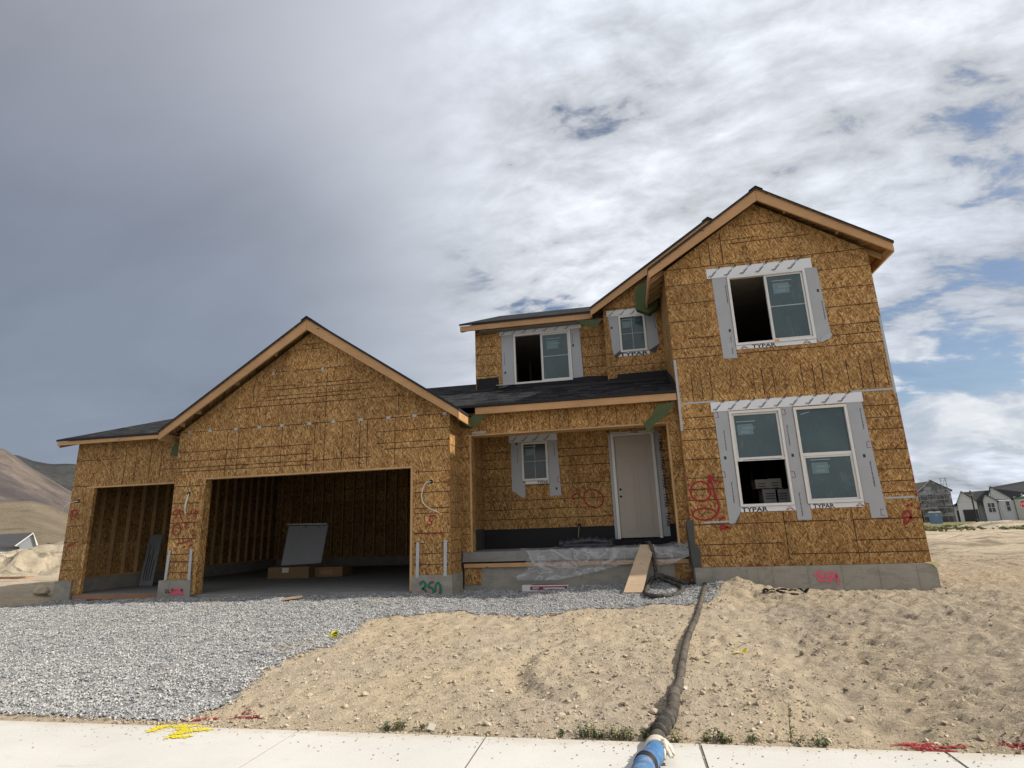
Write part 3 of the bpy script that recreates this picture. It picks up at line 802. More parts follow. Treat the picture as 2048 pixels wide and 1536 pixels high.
# small front gable wall and the wall with the sliding window
g = MB(); wall_grid(g, -.19, 1.179, 3.28, 5.25, YS, YS + TH, [W5])
g.prism([(-.19, YS, 5.251), (1.179, YS, 5.251), (1.179, YS, 6.06), (.8, YS, 5.93)], (0, TH, 0)); g.prism([(1.18, YS, 5.251), (5.15, YS, 5.251), (2.51, YS, 6.98), (1.18, YS, 6.07)], (0, TH, 0))
seam_quads(g, [hl(5.22, -.18, 1.17), hl(4.05, -.18, 1.17), hl(3.72, -.18, 1.17)], YS - .002, [W5], 1); g.build('wall', [OSB, SEAM], house)
g = MB(); wall_grid(g, -3.59, -.191, 3.3, 5.22, YU, YU + TH, [W4]); g.box(-.191 , -.19 + .1, YS + TH, YU + .05, 3.3, 5.2)
s5 = [hl(z, a, b_) for z in (5.0, 4.66, 4.44, 4.14, 3.86) for a, b_ in ((-3.58, -3.03), (-.85, -.2))]
seam_quads(g, s5, YU - .002, [W4], 1); g.build('wall', [OSB, SEAM], house)
g = MB(); g.box(-3.59, -3.45, YU + TH + .001, 20, 2.3, 5.25); g.build('wall', OSB, house)
g = MB(); g.box(-3.58, 5.15, 20.001, 20.1, ZF, 5.2); g.build('wall', OSB, house)
# floors, ceilings and a partition inside, seen through the open sashes
INT = simple('gypsum and dim framing', (.34, .31, .27), .9, .2)
q = MB(); q.box(1.33, 5.01, YW + TH + .01, 19.9, -.6, -.35); q.box(-3.44, 5.0, YS + TH + .02, 19.9, 2.56, 2.86); q.box(1.33, 5.0, YW + TH + .02, YS + TH, 2.55, 2.87); q.build('floor', INT, house)
q = MB(); q.box(-3.44, 5.0, YS + TH + .02, 19.9, 5.02, 5.06); q.box(1.33, 5.0, YW + TH + .02, YS + TH, 5.02, 5.06); q.build('ceiling', INT, house)
for x0, x1, y, z0, z1 in ((1.33, 5.0, 16.5, 2.87, 5.0), (1.33, 5.0, 16.5, -.34, 2.5), (-3.44, 1.1, 16.8, 2.87, 5.0)):
    for k in range(int((x1 - x0) / .41)):
        q = MB(); q.box(x0 + k * .41, x0 + k * .41 + .04, y, y + .09, z0, z1); q.build('stud', STUD, house)
for a, b_ in (((2.4, 15.4, 3.3), (3.1, 15.4, 4.75)), ((2.9, 15.4, 2.95), (3.5, 15.4, 3.9))):
    q = MB(); q.bar(a, b_, .06, .04); q.build('brace', STUD, house)

# --- roofs ------------------------------------------------------------
def slope(mb, e0, e1, r0_, r1, th=.05):
    """roof slab: eave edge e0-e1, ridge edge r0-r1 (top surface), uv along eave / up slope"""
    e0, e1, r0_, r1 = map(Vector, (e0, e1, r0_, r1)); d = Vector((0, 0, -th))
    u = (e1 - e0).normalized(); o_ = e0
    n = (e1 - e0).cross(r0_ - e0).normalized()
    if n.z < 0: n = -n
    v = n.cross(u)
    if v.dot(r0_ - e0) < 0: v = -v
    uv = [((p - o_).dot(u), (p - o_).dot(v)) for p in (e0, e1, r1, r0_)]
    top = [e0, e1, r1, r0_]
    fl = (e1 - e0).cross(r0_ - e0).z < 0
    mb.face(top if not fl else top[::-1], 0, uv if not fl else uv[::-1])
    bt = [p + d for p in top]
    mb.face(bt[::-1] if not fl else bt, 1)
    for k in range(4):
        j = (k + 1) % 4
        mb.face([bt[k], bt[j], top[j], top[k]], 2)
def gable_roof(xc, hw, zr, sl, yf, yb, fasc_y, name='roof'):
    q = MB(); ze = zr - sl * hw
    slope(q, (xc - hw, yf, ze), (xc - hw, yb, ze), (xc, yf, zr), (xc, yb, zr)); slope(q, (xc + hw, yb, ze), (xc + hw, yf, ze), (xc, yb, zr), (xc, yf, zr))
    # ridge caps
    r = q.build(name, [SHING, SHEATH, DRIP], house)
    q = MB(); n = int((yb - yf) / .14)
    for k in range(n):
        y0 = yf - .015 + k * .14
        for s_ in (-1, 1):
            q.face([(xc, y0, zr + .022), (xc + s_ * .14, y0, zr + .022 - sl * .14), (xc + s_ * .14, y0 + .15, zr + .012 - sl * .14), (xc, y0 + .15, zr + .012)][::s_], 0)
    q.build('ridge_cap', DRIP, r)
    fd = .205
    for s_ in (-1, 1):
        q = MB(); zt = lambda x: zr - .055 - sl * abs(x - xc)
        x0, x1 = xc + s_ * .003, xc + s_ * (hw - .012)
        q.prism([(x0, fasc_y, zt(x0)), (x1, fasc_y, zt(x1)), (x1, fasc_y, zt(x1) - fd * .80), (x0, fasc_y, zt(x0) - fd * 1.17)], (0, .038, 0))
        q.build('rake_board', FIR, r)
    return r, zr - .055 - sl * hw
def eave_fascia(r, x, s_, y0, y1, zt, fd=.17):
    q = MB(); q.box(x - .019, x + .019, y0, y1, zt - fd, zt - .004); q.build('fascia', FIR, r)
# garage gable roof
rG, zt = gable_roof(-6.69, 3.52, 4.745, .667, 10.82, 20.2, 10.85)
eave_fascia(rG, -3.205, 1, 10.889, 11.82, zt + .008); eave_fascia(rG, -10.175, -1, 10.889, 20.1, zt + .008)
def lookouts(r, xc, hw, zr, sl, y0, y1, xs):
    for x in xs:
        z = zr - sl * abs(x - xc) - .105
        q = MB(); q.bar((x, y0, z), (x, y1, z), .038, .085); q.build('lookout', STUD, r)
lookouts(rG, -6.69, 3.5, 4.745, .667, 10.89, 11.15, [p[0] for p in ((-7.590,3.979), (-8.512,3.335), (-9.430,2.759), (-9.825,2.511))] + [-4.9, -4.0])
# wing roof
rW, ztw = gable_roof(3.168, 2.34, 6.735, .667, 11.27, 20.2, 11.30)
eave_fascia(rW, .85, -1, 11.339, 13.1, ztw + .008); eave_fascia(rW, 5.487, 1, 11.339, 20.1, ztw + .008)
lookouts(rW, 3.168, 2.3, 6.735, .667, 11.34, 11.60, [p[0] for p in ((1.562,5.377), (2.348,5.958), (3.084,6.453), (3.734,6.029), (4.651,5.479))])
for k in range(5):
    q = MB(); y = 11.75 + k * .30; q.bar((.87, y, ztw - .06), (1.18, y, ztw + .13), .038, .09); q.build('rafter_tail', STUD, rW)
for k in range(9):
    q = MB(); y = 11.75 + k * .61; q.bar((5.47, y, ztw - .06), (5.155, y, ztw + .13), .038, .09); q.build('rafter_tail', STUD, rW)
# taller gable behind
rM, ztm = gable_roof(2.51, 3.0, 7.205, .667, 13.17, 20.25, 13.20)
eave_fascia(rM, -.478, -1, 13.239, 13.84, ztm + .008, .2)
# roof over the sliding window
q = MB(); slope(q, (-3.92, 13.47, 5.215), (-.47, 13.47, 5.215), (-3.92, 18.6, 7.36), (-.47, 18.6, 7.36)); slope(q, (.5, 20.4, 6.6), (-3.92, 20.4, 6.6), (.5, 18.601, 7.36), (-3.92, 18.601, 7.36))
q.box(-3.91, -.48, 18.5, 18.7, 7.24, 7.30, 2)  # unseen box added under the ridge to stop light leaking in
rS = q.build('roof', [SHING, SHEATH, DRIP], house)
q = MB(); q.box(-3.9, -.50, 13.495, 13.533, 5.02, 5.158); q.build('fascia', FIR, rS)
q = MB(); q.prism([(-3.88, 13.54, 5.15), (-3.88, 18.6, 7.28), (-3.88, 18.6, 7.1), (-3.88, 13.54, 5.0)], (.03, 0, 0)); q.build('rake_board', FIR, rS)
q = MB(); q.prism([(-3.57, YU + .15, 5.251), (-3.57, 18.6, 7.2), (-3.57, 20, 6.5), (-3.57, 20, 5.251)], (.1, 0, 0)); q.build('gable_end', OSB, rS)
# porch roof and its run behind the garage gable
q = MB(); slope(q, (-3.10, 11.585, 2.60), (1.175, 11.585, 2.60), (-3.10, 13.49, 3.362), (1.175, 13.49, 3.362)); slope(q, (-7.6, 11.585, 2.60), (-3.101, 11.585, 2.60), (-7.6, 15.0, 3.966), (-3.101, 15.0, 3.966)); slope(q, (-3.1, 13.491, 3.3624), (-.19, 13.491, 3.3624), (-3.1, 14.0, 3.566), (-.19, 14.0, 3.566))
slope(q, (-3.6, 20.2, 2.2), (-7.6, 20.2, 2.2), (-3.6, 15.001, 3.966), (-7.6, 15.001, 3.966))
q.box(-7.59, -3.61, 14.92, 15.08, 3.87, 3.92, 2)  # hidden filler added below this ridge seam to keep light out
rP = q.build('roof', [SHING, SHEATH, DRIP], house)
q = MB(); q.box(-3.04, 1.165, 11.61, 11.648, 2.40, 2.545); q.build('fascia', FIR, rP)
for k in range(7):
    q = MB(); x = -2.9 + k * .61; q.bar((x, 11.65, 2.44), (x, 11.93, 2.56), .038, .09); q.build('rafter_tail', STUD, rP)
def felt(poly, nm='roofing_felt', m_=None, th=.006):
    q = MB(); q.prism(poly, (0, -th, 0), 0); return q.build(nm, m_ or FELT, rP)
# black felt turned up the walls above the porch roof
felt([(-3.56, YU - .006, 3.50), (-2.98, YU - .006, 3.50), (-2.98, YU - .006, 3.80), (-3.56, YU - .006, 3.79)])
felt([(-2.97, YU - .006, 3.50), (-.20, YU - .006, 3.50), (-.20, YU - .006, 3.60), (-.7, YU - .006, 3.63), (-1.6, YU - .006, 3.58), (-2.6, YU - .006, 3.57)])
felt([(-.18, YS - .006, 3.34), (1.17, YS - .006, 3.34), (1.17, YS - .006, 3.53), (.05, YS - .006, 3.52), (.02, YS - .006, 3.43), (-.18, YS - .006, 3.42)])
q = MB(); q.prism([(1.174, 11.60, 2.61), (1.174, 13.48, 3.36), (1.174, 13.48, 3.55), (1.174, 11.9, 2.92), (1.174, 11.62, 2.75)], (-.006, 0, 0)); q.build('roofing_felt', FELT, rP)
q = MB(); q.prism([(-2.0, 13.1, 3.21), (1.16, 13.1, 3.21), (1.16, 13.485, 3.368), (-2.0, 13.485, 3.368)], (0, 0, .006)); q.build('roofing_felt', FELT, rP)
q = MB(); q.prism([(-3.05, YU - .06, 3.56), (-2.55, YU - .05, 3.56), (-2.55, YU - .01, 3.60), (-3.05, YU - .012, 3.585)], (0, 0, .008)); q.build('loose_scrap', GREYTAPE, rP)
# single bay roof
q = MB(); slope(q, (-13.47, 11.265, 2.455), (-10.0, 11.265, 2.455), (-13.47, 15.8, 3.95), (-10.0, 15.8, 3.95)); slope(q, (-9.999, 11.6, 2.5655), (-7.4, 11.6, 2.5655), (-9.999, 15.8, 3.95), (-7.4, 15.8, 3.95)); slope(q, (-7.4, 20.3, 2.45), (-13.47, 20.3, 2.45), (-7.4, 15.801, 3.95), (-13.47, 15.801, 3.95))
q.box(-13.46, -7.41, 15.72, 15.88, 3.85, 3.90, 2)  # unseen filler added inside, blocks light at the ridge seam
rB = q.build('roof', [SHING, SHEATH, DRIP], house)
q = MB(); q.box(-13.45, -10.195, 11.285, 11.323, 2.315, 2.40); q.box(-10.40, -10.0, 11.33, 11.36, 2.29, 2.33); q.build('fascia', FIR, rB)
q = MB(); q.prism([(-13.44, 11.33, 2.39), (-13.44, 15.8, 3.88), (-13.44, 15.8, 3.7), (-13.44, 11.33, 2.26)], (.03, 0, 0)); q.build('rake_board', FIR, rB)
q = MB(); q.prism([(-13.15, YB + .15, 2.501), (-13.15, 15.8, 3.87), (-13.15, 20, 2.501)], (.02, 0, 0)); q.build('gable_end', OSB, rB)
# green underlayment flaps left hanging at the roof corners
def flap(pts, nm='underlayment_flap'):
    q = MB(); q.prism(pts, (0.004, -.012, 0)); return q.build(nm, GREEN, house, label='green roofing underlayment left hanging')
def P3(p, y): return (p[0], y, p[1])
flap([P3(p, y) for p, y in (((-3.075,2.388), 11.6), ((-2.798,2.358), 11.6), ((-3.102,2.085), 11.6), ((-3.176,2.308), 11.6))])
flap([P3(p, 11.9) for p in ((-3.488,2.384), (-3.145,2.315), (-3.194,2.140), (-3.455,2.191))])
flap([P3(p, 11.5) for p in ((-10.214,2.423), (-10.202,1.902), (-10.434,1.927), (-10.371,2.171))])
flap([P3(p, 11.585) for p in ((1.126,2.362), (0.922,2.079), (0.683,1.932), (0.538,1.738), (0.469,1.957), (0.673,2.138), (0.747,2.297), (0.997,2.340))])
flap([P3(p, 13.1) for p in ((-0.823,4.857), (-0.533,4.839), (-0.234,4.807), (-0.403,4.620), (-0.697,4.728))])
# baggy fold of underlayment round the end of the wing eave
q = MB(); bp = [(0.687,5.572), (0.947,5.567), (0.906,5.118), (1.140,5.117), (1.078,4.958), (0.879,4.815), (0.587,4.962), (0.595,5.335)]
q.prism([(p[0], 13.0, p[1]) for p in bp], (.03, .16, -.02)); bg = q.build('underlayment_flap', GREEN, house, label='baggy green underlayment fold round the eave end')
bv = bg.modifiers.new('bevel', 'BEVEL'); bv.width = .04; bv.segments = 3

# --- metal: corner strip, band straps, hold-down straps, clips
def strip2(pts, y, wdt, nm='metal_strip', m_=None):
    q = MB(); q.stroke(pts, wdt, xz(y)); q2 = q.build(nm, m_ or METAL, house)
    sol = q2.modifiers.new('solid', 'SOLIDIFY'); sol.thickness = .003; return q2
strip2([(1.206,3.232), (1.208,2.390), (1.201,1.758)], YW - .005, .045)
strip2([(5.13, 3.75), (5.13, 3.0), (5.13, 2.22)], YW - .005, .04)
strip2([(1.26, 2.305), (1.9, 2.31)], YW - .006, .035); strip2([(4.40, 2.31), (5.14, 2.31)], YW - .006, .035)
strip2([(4.62, .30), (5.15, .305)], YW - .006, .035); strip2([(1.42, -.02), (1.95, -.015)], YW - .006, .03)
for p0, p1 in (((-9.841,-0.210), (-9.833,-0.831)), ((-9.307,-0.203), (-9.255,-0.841)), ((-4.146,-0.215), (-4.141,-0.879)), ((-3.572,-0.183), (-3.566,-0.862))):
    q = MB(); q.bar((p0[0], YG - .008, p0[1]), (p1[0], YG - .05, p1[1]), .065, .006, upv=(0, 1, 0)); q.build('strap', METAL, house)
for p in ((-9.663,2.415), (-9.131,2.414), (-8.480,2.405), (-7.891,2.399), (-7.337,2.395), (-6.672,2.406), (-6.102,2.410), (-5.459,2.398), (-4.829,2.397), (-4.244,2.399), (-3.581,2.394)):
    q = MB(); q.box(p[0] - .045, p[0] + .045, YG - .006, YG - .003, 2.345, 2.40); q.build('clip', METAL, house)
for p in ((-7.638,3.594), (-6.425,3.593)):
    q = MB(); q.box(p[0] - .03, p[0] + .03, YG - .006, YG - .003, p[1] - .035, p[1] + .035); q.build('clip', METAL, house)
q = MB(); q.box(-3.2, -2.9, YP - .006, YP - .003, 2.03, 2.08); q.build('clip', METAL, house)
# dark membrane by the porch corners
q = MB(); q.prism([P3(p, YW - .012) for p in ((1.095,0.029), (1.234,0.034), (1.207,-0.381), (1.292,-0.519), (1.286,-0.817), (1.132,-0.822))], (0, -.008, 0)); q.build('membrane', GREYFELT, house)
q = MB(); q.box(1.10, 1.179, YW + .1, YW + .15, ZF, .0); q.build('membrane', GREYFELT, house)
q = MB(); q.prism([P3(p, YP - .04) for p in ((-3.485,-0.357), (-3.422,-0.489), (-3.458,-0.768), (-3.512,-0.806))], (0, -.006, 0)); q.build('membrane', GREYFELT, house)
q = MB(); q.prism([P3(p, YW - .05) for p in ((5.011,-0.827), (5.181,-0.806), (5.261,-0.875), (5.189,-0.923), (5.140,-0.855))], (0, -.01, 0)); q.build('sill_foam', FOAM, house)

# ------------------------------------------------------------------ windows, their flashing and the lettering on it
def tri_tape(poly, y, m_=GREYTAPE, th=.003):
    q = MB(); q.prism([P3(p, y) for p in poly], (0, -th, 0)); return q
def frame_boxes(q, x0, x1, z0, z1, y0, y1, wd, mi=0):
    q.box(x0, x1, y0, y1, z1 - wd, z1, mi); q.box(x0, x1, y0, y1, z0, z0 + wd, mi)
    q.box(x0, x0 + wd, y0 + .001, y1, z0 + wd, z1 - wd, mi); q.box(x1 - wd, x1, y0 + .001, y1, z0 + wd, z1 - wd, mi)
def sticker(parent, x, z, w_, h_, y, seal=True):
    q = MB()
    q.box(x - .01, x + .30 * w_ / .25, y - .002, y - .0005, z + h_ + .05, z + h_ + .064, 1)
    frame_boxes(q, x, x + w_, z, z + h_, y - .002, y - .0005, .007, 2)
    q.box(x + .007, x + w_ - .007, y - .0018, y - .0006, z + .007, z + h_ - .007, 0)
    put_text(q, 'AMSCO', (x + w_ * .30, z + h_ * .52), h_ * .24, 0, xz(y - .003), 1)
    for k in range(2): q.box(x + w_ * .2, x + w_ * .8, y - .003, y - .002, z + h_ * (.18 + .13 * k), z + h_ * (.18 + .13 * k) + .008, 1)
    q.build('sticker', [STICK, STICKP, STICKF], parent)
def pane(parent, x0, x1, z0, z1, y, m_=GLASS):
    q = MB(); q.box(x0, x1, y, y + .012, z0, z1); return q.build('pane', m_, parent)
def win(op, y, kind, label, gm=GLASS):
    x0, x1, z0, z1 = op; wd = .048
    q = MB(); frame_boxes(q, x0 - .02, x1 + .02, z0 - .02, z1 + .02, y - .028, y + .055, wd)
    f = q.build('window', WHITE, house, label=label)
    bv = f.modifiers.new('bevel', 'BEVEL'); bv.width = .006; bv.segments = 2
    a, b_, c, d = x0 + wd - .02, x1 - wd + .02, z0 + wd - .02, z1 - wd + .02
    if kind == 'slider':
        xm = (a + b_) / 2 + .0
        q = MB(); frame_boxes(q, xm - .02, b_ - .005, c + .002, d - .002, y + .004, y + .045, .034); q.box(xm - .035, xm - .021, y - .01, y + .05, c + .002, d - .002)
        s_ = q.build('sash', WHITE, f)
        pane(s_, xm + .01, b_ - .035, c + .03, d - .03, y + .02)
        q = MB(); zm = (c + d) / 2 + .01; q.box(xm + .014, b_ - .039, y + .012, y + .0195, zm - .011, zm + .011); q.build('muntin', STICKP, s_)
        sticker(s_, xm + .12, d - .42, .30, .22, y + .0195)
    elif kind == 'hung_open':
        zm = (c + d) / 2 + .02
        q = MB(); frame_boxes(q, a + .004, b_ - .004, zm - .05, d - .002, y + .004, y + .045, .036); q.box(a + .004, b_ - .004, y - .018, y + .003, zm - .085, zm - .045)
        s_ = q.build('sash', WHITE, f); pane(s_, a + .035, b_ - .035, zm - .015, d - .035, y + .02)
        q = MB(); q.box(a + .10, b_ - .05, y - .0185, y - .0182, zm - .07, zm - .06); q.build('latch', DARKGAP, s_)
        sticker(s_, a + .09, d - .42, .28, .20, y + .0195)
    elif kind == 'hung':
        zm = (c + d) / 2 - .005
        q = MB(); q.box(a, b_, y - .006, y + .045, zm - .03, zm + .03); frame_boxes(q, a + .002, b_ - .002, c + .002, zm - .0305, y + .004, y + .045, .034)
        s_ = q.build('sash', WHITE, f); pane(s_, a, b_, zm + .0305, d, y + .02); pane(s_, a + .032, b_ - .032, c + .032, zm - .062, y + .022)
        sticker(s_, a + .13, zm - .36, .28, .20, y + .0215)
        q = MB(); q.bar((a + .08, y + .018, d - .09), (a + .24, y + .018, d - .05), .003, .014, upv=(0, 0, 1)); q.build('sticker', STICKP, s_)
    else:
        pane(f, a, b_, c, d, y + .02, gm)
        q = MB(); xm, zm = (a + b_) / 2, (c + d) / 2
        q.box(xm - .008, xm + .008, y + .012, y + .0195, c, d); q.box(a, xm - .0085, y + .0125, y + .0195, zm - .008, zm + .008); q.box(xm + .0085, b_, y + .0125, y + .0195, zm - .008, zm + .008)
        q.build('muntin', STICKP, f)
        sticker(f, a + .04, d - .27, .22, .16, y + .0115)
    return f
w1 = win(W1, YW, 'slider', 'large upper sliding window of the tall wing, its left half open')
w2 = win(W2, YW, 'hung_open', 'lower window of the tall wing with its bottom sash open and boxes behind')
w3 = win(W3, YW, 'hung', 'lower window of the tall wing with both sashes shut')
w4 = win(W4, YU, 'slider', 'sliding window above the porch roof, its left half open')
w5 = win(W5, YS, 'grid', 'small four light window under the upper gable')
w6 = win(W6, YS, 'grid', 'small four light window on the porch', GLASS2)

def tape_text(q, x0, x1, z0, y, size, step, sl=R(52), mi=1):
    x = x0
    while x < x1:
        put_text(q, 'Flashing Tape', (x, z0), size, sl, xz(y), mi, shear=.0); x += step
def band(win_, poly, y, txt=None, m_=TAPE, marks=True, rev=False):
    q = tri_tape(poly, y, m_)
    if txt:
        tape_text(q, *txt)
    return q.build('flashing_tape', [m_, INK, INKRED], win_)
yt = YW - .0045
def clip_strips(win_, x0, x1, z0, z1, y, step=.31, ang=None, long=.17):
    """white head tape with its slanting printed words"""
    q = MB(); q.box(x0, x1, y - .003, y, z0, z1, 0)
    x = x0 + .05; h = z1 - z0; a = ang or R(46); L = min(h * 1.0 / math.sin(a), .30)
    vs, fs, wd = text_faces('Flashing Tape', True); size = L / wd * .7
    while x < x1 - L * math.cos(a) - .01:
        put_text(q, 'Flashing Tape', (x + .03, z0 + h * .03), size * 1.12, a, xz(y - .0045), 1, bold=True)
        q.stroke([(x - .02, z0 + h * .12), (x + .005, z0 + h * .30)], .011, xz(y - .0045), 1)
        x += step
    return q.build('flashing_tape', [TAPE, INK, INKRED], win_)
def side_tape(win_, poly, y, txts=(), sq=(), red=()):
    q = tri_tape(poly, y)
    for (x, z, h, up_) in txts: put_text(q, 'Tape to be used with flashing', (x, z), h, R(90) if up_ else R(-90), xz(y - .004), 1, bold=True)
    for (x, z) in sq: q.box(x - .022, x + .022, y - .0045, y - .0035, z - .03, z + .03, 1)
    for (x, z, s_) in red: q.stroke([(x, z + .06), (x + .05 * s_, z + .055), (x + .06 * s_, z - .05), (x, z - .055)], .013, xz(y - .0045), 2)
    return q.build('flashing_tape', [GREYTAPE, INK, INKRED], win_)
def sill_tape(win_, x0, x1, z0, z1, y, word='TYPAR', frac=(.2, .8), chev=()):
    q = MB(); q.box(x0, x1, y - .003, y, z0, z1, 0)
    vs, fs, wd = text_faces(word, True); L = (x1 - x0) * (frac[1] - frac[0]); size = L / wd * .7
    sx = 1.0
    base = len(q.v); put_text(q, word, (x0 + (x1 - x0) * frac[0], z1 - min(size, (z1 - z0) * 1.35) - .0), size, 0, xz(y - .0045), 1, bold=True)
    k = (z1 - z0) * .86 / size
    for i in range(base, len(q.v)):
        X, Y, Z = q.v[i]; zz_ = z0 + .004 + (Z - (z1 - min(size, (z1 - z0) * 1.35))) * k
        q.v[i] = (X, Y, max(z0 + .001, min(z1 - .001, zz_)))
    for c in chev:
        xc = x0 + (x1 - x0) * c
        for o_ in (0, .035): q.stroke([(xc - .07 + o_ * .6, z0 + .01), (xc, z0 + (z1 - z0) * .8 - o_), (xc + .07 - o_ * .6, z0 + .01)], .013, xz(y - .0045), 2)
    return q.build('flashing_tape', [TAPE, INK, INKRED], win_)
# upper wing window
clip_strips(w1, 2.04, 3.99 + .10, 4.93, 5.145, yt - .002)
side_tape(w1, [(2.13, 4.925), (2.42, 4.925), (2.42, 3.40), (2.425, 3.16), (2.16, 3.17)], yt, [(2.375, 4.75, .024, 0), (2.34, 3.62, .022, 0)], [(2.35, 3.75)])
side_tape(w1, [(3.94, 4.925), (4.17, 4.925), (4.21, 3.55), (4.14, 3.44), (3.98, 3.33), (3.94, 3.42)], yt, [(4.15, 4.20, .024, 0)], [(4.12, 4.42)])
sill_tape(w1, 2.43, 3.935, 3.335, 3.418, yt - .001, chev=(.10, .88), frac=(.2, .5))
q = MB(); q.box(3.16, 3.25, YW - .031, YW - .0285, 3.43, 3.465); q.build('orange_tag', simple('orange tag', (.8, .33, .05), .6), w1)
for x, z in ((2.33, 3.44), (4.0, 3.60)):
    q = MB(); q.box(x - .07, x + .04, yt - .006, yt - .0042, z - .06, z + .05); q.build('tape_patch', METAL, w1)
# folded corner of the tape
q = MB(); q.prism([P3(p, yt - .005) for p in ((4.02, 3.42), (4.20, 3.54), (4.235, 3.47), (4.19, 3.40), (4.00, 3.335))], (0, -.01, 0)); q.build('tape_fold', METAL, w1)
# lower pair
clip_strips(w2, 1.80, 4.56, 2.10, 2.29, yt - .002, .285)
side_tape(w2, [(1.84, 2.095), (2.105, 2.095), (2.105, .17), (2.09, .12), (1.985, -.055), (1.88, -.06)], yt, [(1.98, 1.72, .024, 0), (2.00, .72, .024, 0)], [(1.95, 1.18)], [(1.86, 2.03, 1), (1.855, .86, 1)])
q = MB(); q.prism([P3(p, yt - .005) for p in ((1.985, -.05), (2.09, .12), (2.05, .02), (1.99, -.08))], (0, -.008, 0)); q.build('tape_fold', GREYFELT, w2)
side_tape(w2, [(3.085, 2.095), (3.29, 2.095), (3.29, .25), (3.33, .23), (3.33, -.035), (3.085, -.03)], yt, [(3.14, 1.75, .024, 0), (3.17, .47, .026, 0)], [(3.17, 1.16)], [(3.10, .8, 1), (3.10, 2.0, 1)])
side_tape(w3, [(4.262, 2.095), (4.53, 2.095), (4.60, -.04), (4.33, -.04), (4.33, .22), (4.262, .24)], yt, [(4.47, 1.98, .024, 0), (4.47, .98, .028, 0)], [(4.40, 1.08)], [(4.535, 1.28, -1), (4.555, .05, -1)])
sill_tape(w2, 2.11, 3.08, .145, .238, yt - .001, 'TYPAR', (.02, .5), (.9,)); sill_tape(w3, 3.34, 4.25, .165, .25, yt - .001, 'TYPAR', (.05, .45), (.92,))
# window over the porch roof
yt = YU - .0045
clip_strips(w4, -2.93, -.78, 4.92, 5.07, yt - .002, .28)
side_tape(w4, [(-2.88, 4.915), (-2.57, 4.915), (-2.57, 3.57), (-2.76, 3.52), (-2.87, 3.45)], yt, [(-2.82, 4.45, .02, 0)], [(-2.80, 3.90)])
side_tape(w4, [(-1.055, 4.915), (-.83, 4.915), (-.80, 3.53), (-.86, 3.48), (-1.03, 3.47), (-1.055, 3.57)], yt, [(-1.02, 4.8, .022, 0)], [(-1.01, 4.47)])
sill_tape(w4, -2.565, -1.06, 3.47, 3.562, yt - .001, 'TYPAR', (.02, .98))
# small upper window
yt = YS - .0045
clip_strips(w5, -.115, 1.05, 5.015, 5.17, yt - .002, .27)
side_tape(w5, [(-.075, 5.01), (.155, 5.01), (.155, 4.10), (.20, 4.06), (.06, 3.95), (-.02, 4.06)], yt, [], [(-.01, 4.72)])
side_tape(w5, [(.815, 5.01), (1.06, 5.01), (1.09, 4.22), (.92, 4.05), (.81, 4.07)], yt, [(1.03, 4.95, .02, 0)])
sill_tape(w5, .10, .85, 3.96, 4.055, yt - .001, 'TYPAR', (.05, .95))
for s_ in (([(.17, 4.13), (.0, 4.00), (.05, 3.94), (.22, 4.07)]), ([(.95, 4.12), (1.09, 4.20), (.96, 3.98), (.83, 4.05)])):
    q = MB(); q.prism([P3(p, yt - .006) for p in s_], (0, -.012, 0)); q.build('tape_fold', GREYFELT, w5)
# porch window
clip_strips(w6, -2.69, -1.51, 2.02, 2.205, yt - .002, .27)
side_tape(w6, [(-2.65, 2.015), (-2.40, 2.015), (-2.40, 1.07), (-2.33, 1.02), (-2.34, .72), (-2.40, .68), (-2.655, .87)], yt, [(-2.50, 1.86, .02, 0)], [(-2.51, 1.98)], [(-2.37, .9, 1)])
side_tape(w6, [(-1.75, 2.015), (-1.52, 2.015), (-1.48, .71), (-1.745, .705)], yt, [(-1.60, 1.97, .02, 0)], [(-1.585, .87)], [(-1.50, 1.08, -1)])
sill_tape(w6, -2.325, -1.755, 1.0, 1.07, yt - .001, 'TYPAR', (.5, .98))

# ------------------------------------------------------------------ front door
q = MB()
x0, x1, z0, z1 = DOOR
q.box(x0 - .03, x0 + .035, YS - .04, YS + .10, z0, z1 - .0); q.box(x1 - .035, x1 + .03, YS - .04, YS + .10, z0, z1); q.box(x0 - .03, x1 + .03, YS - .045, YS + .10, z1 + .0005, z1 + .05)
fr = q.build('door_frame', WHITE, house); bv = fr.modifiers.new('bevel', 'BEVEL'); bv.width = .006
q = MB(); dx0, dx1 = x0 + .037, x1 - .037; zA = z0 + .02; yd = YS + .012
q.box(dx0, dx1, yd, yd + .045, zA, z1 - .006)
door = q.build('door', DOORM, house)
q = MB(); zp = z1 - .50
for a, b_, c, d in ((dx0 + .12, dx1 - .12, zp, zp + .36), (dx0 + .12, (dx0 + dx1) / 2 - .03, zA + .14, zp - .14), ((dx0 + dx1) / 2 + .03, dx1 - .12, zA + .14, zp - .14)):
    frame_boxes(q, a, b_, c, d, yd - .012, yd - .0005, .022)
q.build('door_panel', DOORM, door)
q = MB()
for z in (.80 - .02, .80 - .18): q.tube([(dx0 + .07, yd - .004, z), (dx0 + .07, yd + .001, z)], .027, 14)
q.build('lock_hole', DARKGAP, door)
q = MB(); q.box(x0 - .09, x0 - .035, YS - .006, YS - .003, z0 + .0, z1 + .05); q.build('flashing_tape', [GREYTAPE], fr)
q = MB(); q.prism([P3(p, YS - .006) for p in ((x1 + .035, z0 + .03), (x1 + .20, z0 + .03), (x1 + .14, z1 - .1), (x1 + .20, z1 - .02), (x1 + .10, z1 + .09), (x1 + .035, z1 + .06))], (0, .003, 0))
for k in range(5): put_text(q, 'TYPAR', (x1 + .135 , z1 - .10 - k * .42), .075, R(-90), xz(YS - .008), 1, bold=True)
